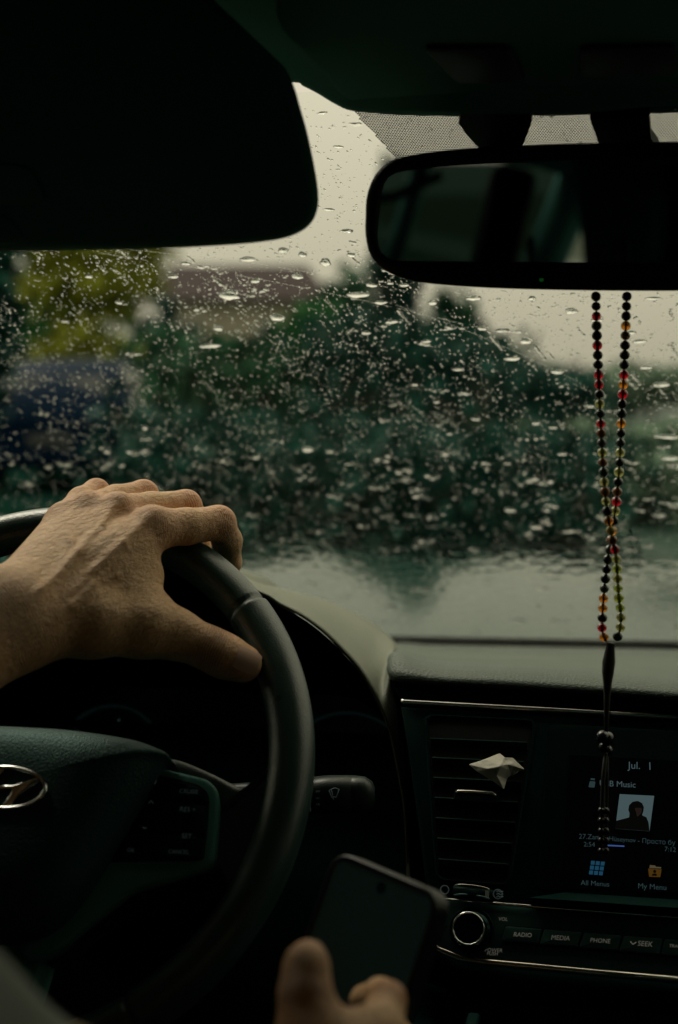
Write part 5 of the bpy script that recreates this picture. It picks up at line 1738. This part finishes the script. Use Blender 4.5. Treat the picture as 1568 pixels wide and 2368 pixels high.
def leaf_mat(name, col):
    m = bpy.data.materials.new(name); m.use_nodes = True
    N, Lk = m.node_tree.nodes, m.node_tree.links
    b = N['Principled BSDF']
    b.inputs['Roughness'].default_value = 0.7; b.inputs['Specular IOR Level'].default_value = 0.12
    oi = N.new('ShaderNodeNewGeometry')
    mx = N.new('ShaderNodeMix'); mx.data_type = 'RGBA'
    mx.inputs[6].default_value = (*[c * 0.6 for c in col], 1); mx.inputs[7].default_value = (*[min(1, c * 1.35) for c in col], 1)
    Lk.new(oi.outputs['Random Per Island'], mx.inputs['Factor']); Lk.new(mx.outputs[2], b.inputs['Base Color'])
    return m


LEAF = {'dark': leaf_mat('leaf_dark', (0.008, 0.050, 0.022)), 'mid': leaf_mat('leaf_mid', (0.012, 0.085, 0.022)), 'yellow': leaf_mat('leaf_yellow', (0.15, 0.17, 0.012)), 'pale': leaf_mat('leaf_haze_pale', (0.095, 0.150, 0.105)), 'deep': leaf_mat('leaf_deep', (0.003, 0.036, 0.027))}  # the pale leaves carry distance haze in their colour
M_BARK = mat('bark', (0.06, 0.05, 0.04), 0.9, bump=('noise', 30, 1.0), var=0.3, varscale=8)


def tree(name, label, px, d, top_py, width_px, bot_py, leaf, n=2600, size=0.22, cat='tree', group='trees beside the street', seed=0):
    rs = np.random.default_rng(seed + 11)
    x, y = at(px, d)
    zt = P(px, top_py, d).z; zb = max(0.15, P(px, bot_py, d).z)
    w = width_px / F * d / 2
    t = empty(name, label, cat, Matrix.Translation((x, y, 0)), group)
    zc = (zt + zb) / 2; hh = (zt - zb) / 2
    tr0_ = max(0.05, 0.028 * zt)
    V, Fc = tube_data([Vector((0, 0, -0.1)), Vector((0.05, 0, zb * 0.6)), Vector((0.0, 0.05, zc)), Vector((0.08, 0, zt * 0.9))], [tr0_ * 1.3, tr0_, tr0_ * 0.7, tr0_ * 0.15], 8)
    for k in range(6):
        a = rs.uniform(0, 6.28); z0 = zb + (zt - zb) * rs.uniform(0.05, 0.55)
        b0 = len(V)
        v2, f2 = tube_data([Vector((0, 0, z0)), Vector((math.cos(a) * w * 0.4, math.sin(a) * w * 0.4, z0 + hh * 0.3)), Vector((math.cos(a) * w * 0.8, math.sin(a) * w * 0.8, z0 + hh * 0.5))], [tr0_ * 0.45, tr0_ * 0.3, tr0_ * 0.08], 6)
        V += v2; Fc += [tuple(i + b0 for i in f) for f in f2]
    mesh('trunk', V, Fc, M_BARK, t)
    # clumps
    nc = 44
    dirs = rs.normal(size=(nc, 3)); dirs /= np.linalg.norm(dirs, axis=1)[:, None]
    cen = dirs * (rs.uniform(0.15, 0.86, nc)[:, None]) * np.array((w, w, hh)) + np.array((0, 0, zc))
    rad = rs.uniform(0.18, 0.40, nc)[:, None] * np.array((w, w, hh))
    ci = rs.integers(0, nc, n)
    dv = rs.normal(size=(n, 3)); dv /= np.linalg.norm(dv, axis=1)[:, None]
    pos = cen[ci] + dv * np.abs(rs.normal(0.55, 0.42, n))[:, None] * rad[ci]
    s = size * rs.uniform(0.6, 1.4, n)
    nrm = rs.normal(size=(n, 3)); nrm /= np.linalg.norm(nrm, axis=1)[:, None]
    tg = np.cross(nrm, rs.normal(size=(n, 3))); tg /= np.linalg.norm(tg, axis=1)[:, None]
    bt = np.cross(nrm, tg)
    A = pos - tg * s[:, None]; B = pos + bt * s[:, None] * 0.5; C = pos + tg * s[:, None]; D = pos - bt * s[:, None] * 0.5
    VV = np.stack([A, B, C, D], 1).reshape(-1, 3)
    FF = np.arange(4 * n).reshape(n, 4)
    mesh('crown', VV, FF.tolist(), LEAF[leaf], t, smooth=False)
    return t


tree('street_tree', 'tall dark tree beside the parked blue car', -60, 15, 350, 300, 1000, 'deep', 3600, 0.12, seed=1)
tree('street_tree', 'yellow green tree standing behind the parked blue car', 215, 34, 470, 400, 800, 'yellow', 3800, 0.20, seed=2)
tree('street_tree', 'dark leafy tree filling the gap between the yellow green tree and the house', 110, 52, 560, 520, 1000, 'mid', 4200, 0.26, seed=18)
tree('street_tree', 'slim dark conifer in front of the beige house wall', 375, 30, 690, 130, 980, 'deep', 2200, 0.14, seed=3)
tree('street_tree', 'leafy tree next to the house, lighter than its neighbours', 715, 42, 690, 250, 1020, 'mid', 3000, 0.24, seed=4)
tree('street_tree', 'broad dark green tree, tallest of the row beyond the house', 830, 46, 640, 360, 1030, 'dark', 4200, 0.26, seed=5)
tree('street_tree', 'dark green tree midway along the row beyond the house', 1010, 50, 680, 330, 1030, 'dark', 3800, 0.28, seed=6)
tree('street_tree', 'round dark tree at the far end of the row', 1150, 54, 770, 260, 1030, 'dark', 3000, 0.28, seed=7)
tree('street_tree', 'low dark tree where the row ends by the road', 1270, 58, 890, 200, 1000, 'mid', 2200, 0.28, seed=8)
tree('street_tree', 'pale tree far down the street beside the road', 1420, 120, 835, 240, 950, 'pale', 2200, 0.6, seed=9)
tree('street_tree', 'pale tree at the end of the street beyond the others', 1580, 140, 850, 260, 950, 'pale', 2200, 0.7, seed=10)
tree('street_tree', 'dark tree added out of view to darken side and mirror reflections', -6800, 6, 200, 1500, 1300, 'deep', 3000, 0.14, seed=13)  # unseen tree, added as a dark backdrop for reflections

tree('street_tree', 'tall narrow cypress added behind the mirror to darken the bonnet reflection', 912, 33, 345, 125, 930, 'deep', 4200, 0.15, seed=16)  # added, mostly hidden; its reflection splits the pale bonnet patches
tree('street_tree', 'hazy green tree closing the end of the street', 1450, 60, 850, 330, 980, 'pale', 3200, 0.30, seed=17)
tree('street_tree', 'tall broad tree added behind the mirror to dim the bonnet reflection', 1640, 24, 350, 540, 640, 'deep', 4200, 0.16, seed=15)  # added crown hidden by the mirror, darkens one end of the bonnet
tree('garden_bush', 'bright yellow green bush right behind the blue car roof', 205, 24, 745, 330, 930, 'yellow', 3000, 0.11, 'bush', 'garden bushes', seed=14)


def hedge(label, x0, x1, d, top, leaf, seed, n=5200, sz=0.09):
    rs = np.random.default_rng(seed)
    A_, B_ = P(x0, 1183, d), P(x1, 1183, d)
    t = rs.uniform(0, 1, n)
    base = np.array((A_.x, A_.y, 0)) + t[:, None] * np.array((B_.x - A_.x, B_.y - A_.y, 0))
    hz = top * (0.85 + 0.22 * np.sin(t * 23) * np.sin(t * 9 + 1))
    pos = base + np.stack([rs.normal(0, 0.25, n), rs.normal(0, 0.35, n), rs.uniform(0, 1, n) ** 0.7 * hz], 1)
    s = sz * rs.uniform(0.6, 1.5, n)
    nrm = rs.normal(size=(n, 3)); nrm /= np.linalg.norm(nrm, axis=1)[:, None]
    tg = np.cross(nrm, rs.normal(size=(n, 3))); tg /= np.linalg.norm(tg, axis=1)[:, None]
    bt = np.cross(nrm, tg)
    VV = np.stack([pos - tg * s[:, None], pos + bt * s[:, None] * .6, pos + tg * s[:, None], pos - bt * s[:, None] * .6], 1).reshape(-1, 3)
    h = empty('hedge', label, 'hedge')
    mesh('foliage', VV, np.arange(4 * n).reshape(n, 4).tolist(), LEAF[leaf], h, smooth=False)
    core = [Vector((A_.x, A_.y, top * 0.40)), Vector((B_.x, B_.y, top * 0.40))]
    tube('stems', core, top * 0.36, mat('hedge_core', (0.012, 0.020, 0.012), 0.9), h, 8)


hedge('clipped dark hedge running between the blue car and the row of trees', 385, 800, 15.5, 1.75, 'dark', 21)
hedge('dark hedge with a loose top in front of the row of trees', 780, 1120, 15.0, 1.9, 'deep', 23)
hedge('low dark shrubs planted in a bed just beyond the bonnet', 370, 1345, 9.4, 1.0, 'deep', 25, 9000, 0.06)
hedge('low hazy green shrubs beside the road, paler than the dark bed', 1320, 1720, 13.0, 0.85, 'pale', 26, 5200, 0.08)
hedge('dark hedge continuing along the verge towards the road end', 1100, 1330, 17, 1.5, 'deep', 22)

# house behind the trees
hx, hy = at(540, 60)
house = empty('house', 'beige house with a dark brown pitched roof behind the trees', 'house', Matrix.Translation((hx, hy, 0)) @ Matrix.Rotation(R(14), 4, 'Z'))
M_WALL = mat('beige_render', (0.27, 0.25, 0.19), 0.85, var=0.1, varscale=2)
M_ROOF = mat('brown_roof', (0.035, 0.026, 0.028), 0.8, spec=0.1, var=0.25, varscale=4)
M_PANE = mat('dark_pane', (0.02, 0.025, 0.03), 0.1)
box('wall', (0, 3, 2.5), (6.0, 6.0, 5.0), M_WALL, house)
V = [(-3.6, -0.6, 4.9), (4.2, -0.6, 4.9), (4.2, 6.6, 4.9), (-3.6, 6.6, 4.9), (-2.6, 3, 6.6), (3.2, 3, 6.6)]
mesh('roof', V, [(0, 1, 5, 4), (2, 3, 4, 5), (1, 2, 5), (3, 0, 4), (3, 2, 1, 0)], M_ROOF, house, smooth=False)
for wx in (-1.8, 1.6):
    w_ = box('window', (wx, -0.03, 3.4), (1.1, 0.08, 1.3), mat('window_frame', (0.5, 0.5, 0.46), 0.5), house)
    box('pane', (wx, -0.08, 3.4), (0.9, 0.03, 1.1), M_PANE, w_)
box('door', (0.2, -0.03, 1.05), (1.0, 0.08, 2.1), M_ROOF, house, 0.01)

# parked car
cxp, cyp = at(205, 18.2)
pc = empty('parked_car', 'dark blue estate car parked at the kerb', 'car', Matrix.Translation((cxp, cyp, 0)) @ Matrix.Rotation(R(11), 4, 'Z'))
M_BLUE = mat('dark_blue_paint', (0.001, 0.010, 0.026), 0.6, spec=0.04)
secs = []
for y, w, zb, zs, zr, wr2 in ((-2.15, 0.72, 0.40, 0.70, 0.85, 0.62), (-2.05, 0.88, 0.28, 0.85, 1.02, 0.80), (-1.75, 0.92, 0.25, 0.95, 1.38, 0.66), (-1.3, 0.93, 0.25, 0.98, 1.52, 0.64), (0.0, 0.93, 0.25, 0.98, 1.56, 0.66), (0.8, 0.93, 0.25, 0.98, 1.46, 0.66), (1.35, 0.92, 0.25, 0.96, 1.02, 0.78), (2.0, 0.86, 0.26, 0.86, 0.90, 0.76), (2.25, 0.72, 0.36, 0.70, 0.74, 0.62)):
    secs.append([Vector(q) + Vector((0, y, 0)) for q in ((-w * 0.95, 0, zb), (-w, 0, zb + 0.2), (-w, 0, zs - 0.06), (-w * 0.97, 0, zs), (-wr2, 0, zr - 0.05), (-wr2 * 0.86, 0, zr), (0, 0, zr + 0.02), (wr2 * 0.86, 0, zr), (wr2, 0, zr - 0.05), (w * 0.97, 0, zs), (w, 0, zs - 0.06), (w, 0, zb + 0.2), (w * 0.95, 0, zb))])
bodyp = loft('body', secs, M_BLUE, pc, closed_u=True)
mesh('end_panel', secs[0], [tuple(range(13))], M_BLUE, pc, smooth=False)
mesh('end_panel', secs[-1], [tuple(range(13))[::-1]], M_BLUE, pc, smooth=False)
mesh('rear_glass', [(-0.62, -2.035, 1.03), (0.62, -2.035, 1.03), (0.56, -1.80, 1.34), (-0.56, -1.80, 1.34)], [(0, 1, 2, 3)], M_PANE, pc, smooth=False)
for s in (-1, 1):
    mesh('side_glass', [(s * 0.905, -1.5, 1.0), (s * 0.905, 0.95, 1.0), (s * 0.70, 0.55, 1.40), (s * 0.67, -1.35, 1.46)], [(0, 1, 2, 3)], M_PANE, pc, smooth=False)
    box('tail_light', (s * 0.78, -2.09, 0.82), (0.16, 0.06, 0.18), mat('tail_red', (0.05, 0.004, 0.004), 0.3), pc, 0.02)
    for y in (-1.35, 1.4):
        rows = []
        for xo, r in ((0.10, 0.10), (0.10, 0.20), (0.11, 0.23), (0.11, 0.31), (0.08, 0.33), (-0.08, 0.33)):
            rows.append([Vector((s * (0.84 + xo), y + r * math.cos(t), 0.33 + r * math.sin(t))) for t in np.linspace(0, 6.2832, 24, endpoint=False)])
        wh = loft('wheel', rows, mat('tyre', (0.01, 0.01, 0.011), 0.7), pc, closed_u=True)
        mesh('hub', [Vector((s * 0.945, y + 0.2 * math.cos(t), 0.33 + 0.2 * math.sin(t))) for t in np.linspace(0, 6.2832, 20, endpoint=False)], [tuple(range(20))], M_SATIN, wh, smooth=False)
box('number_plate', (0, -2.165, 0.62), (0.50, 0.02, 0.12), mat('plate_grey', (0.05, 0.055, 0.055), 0.5), pc, 0.004)
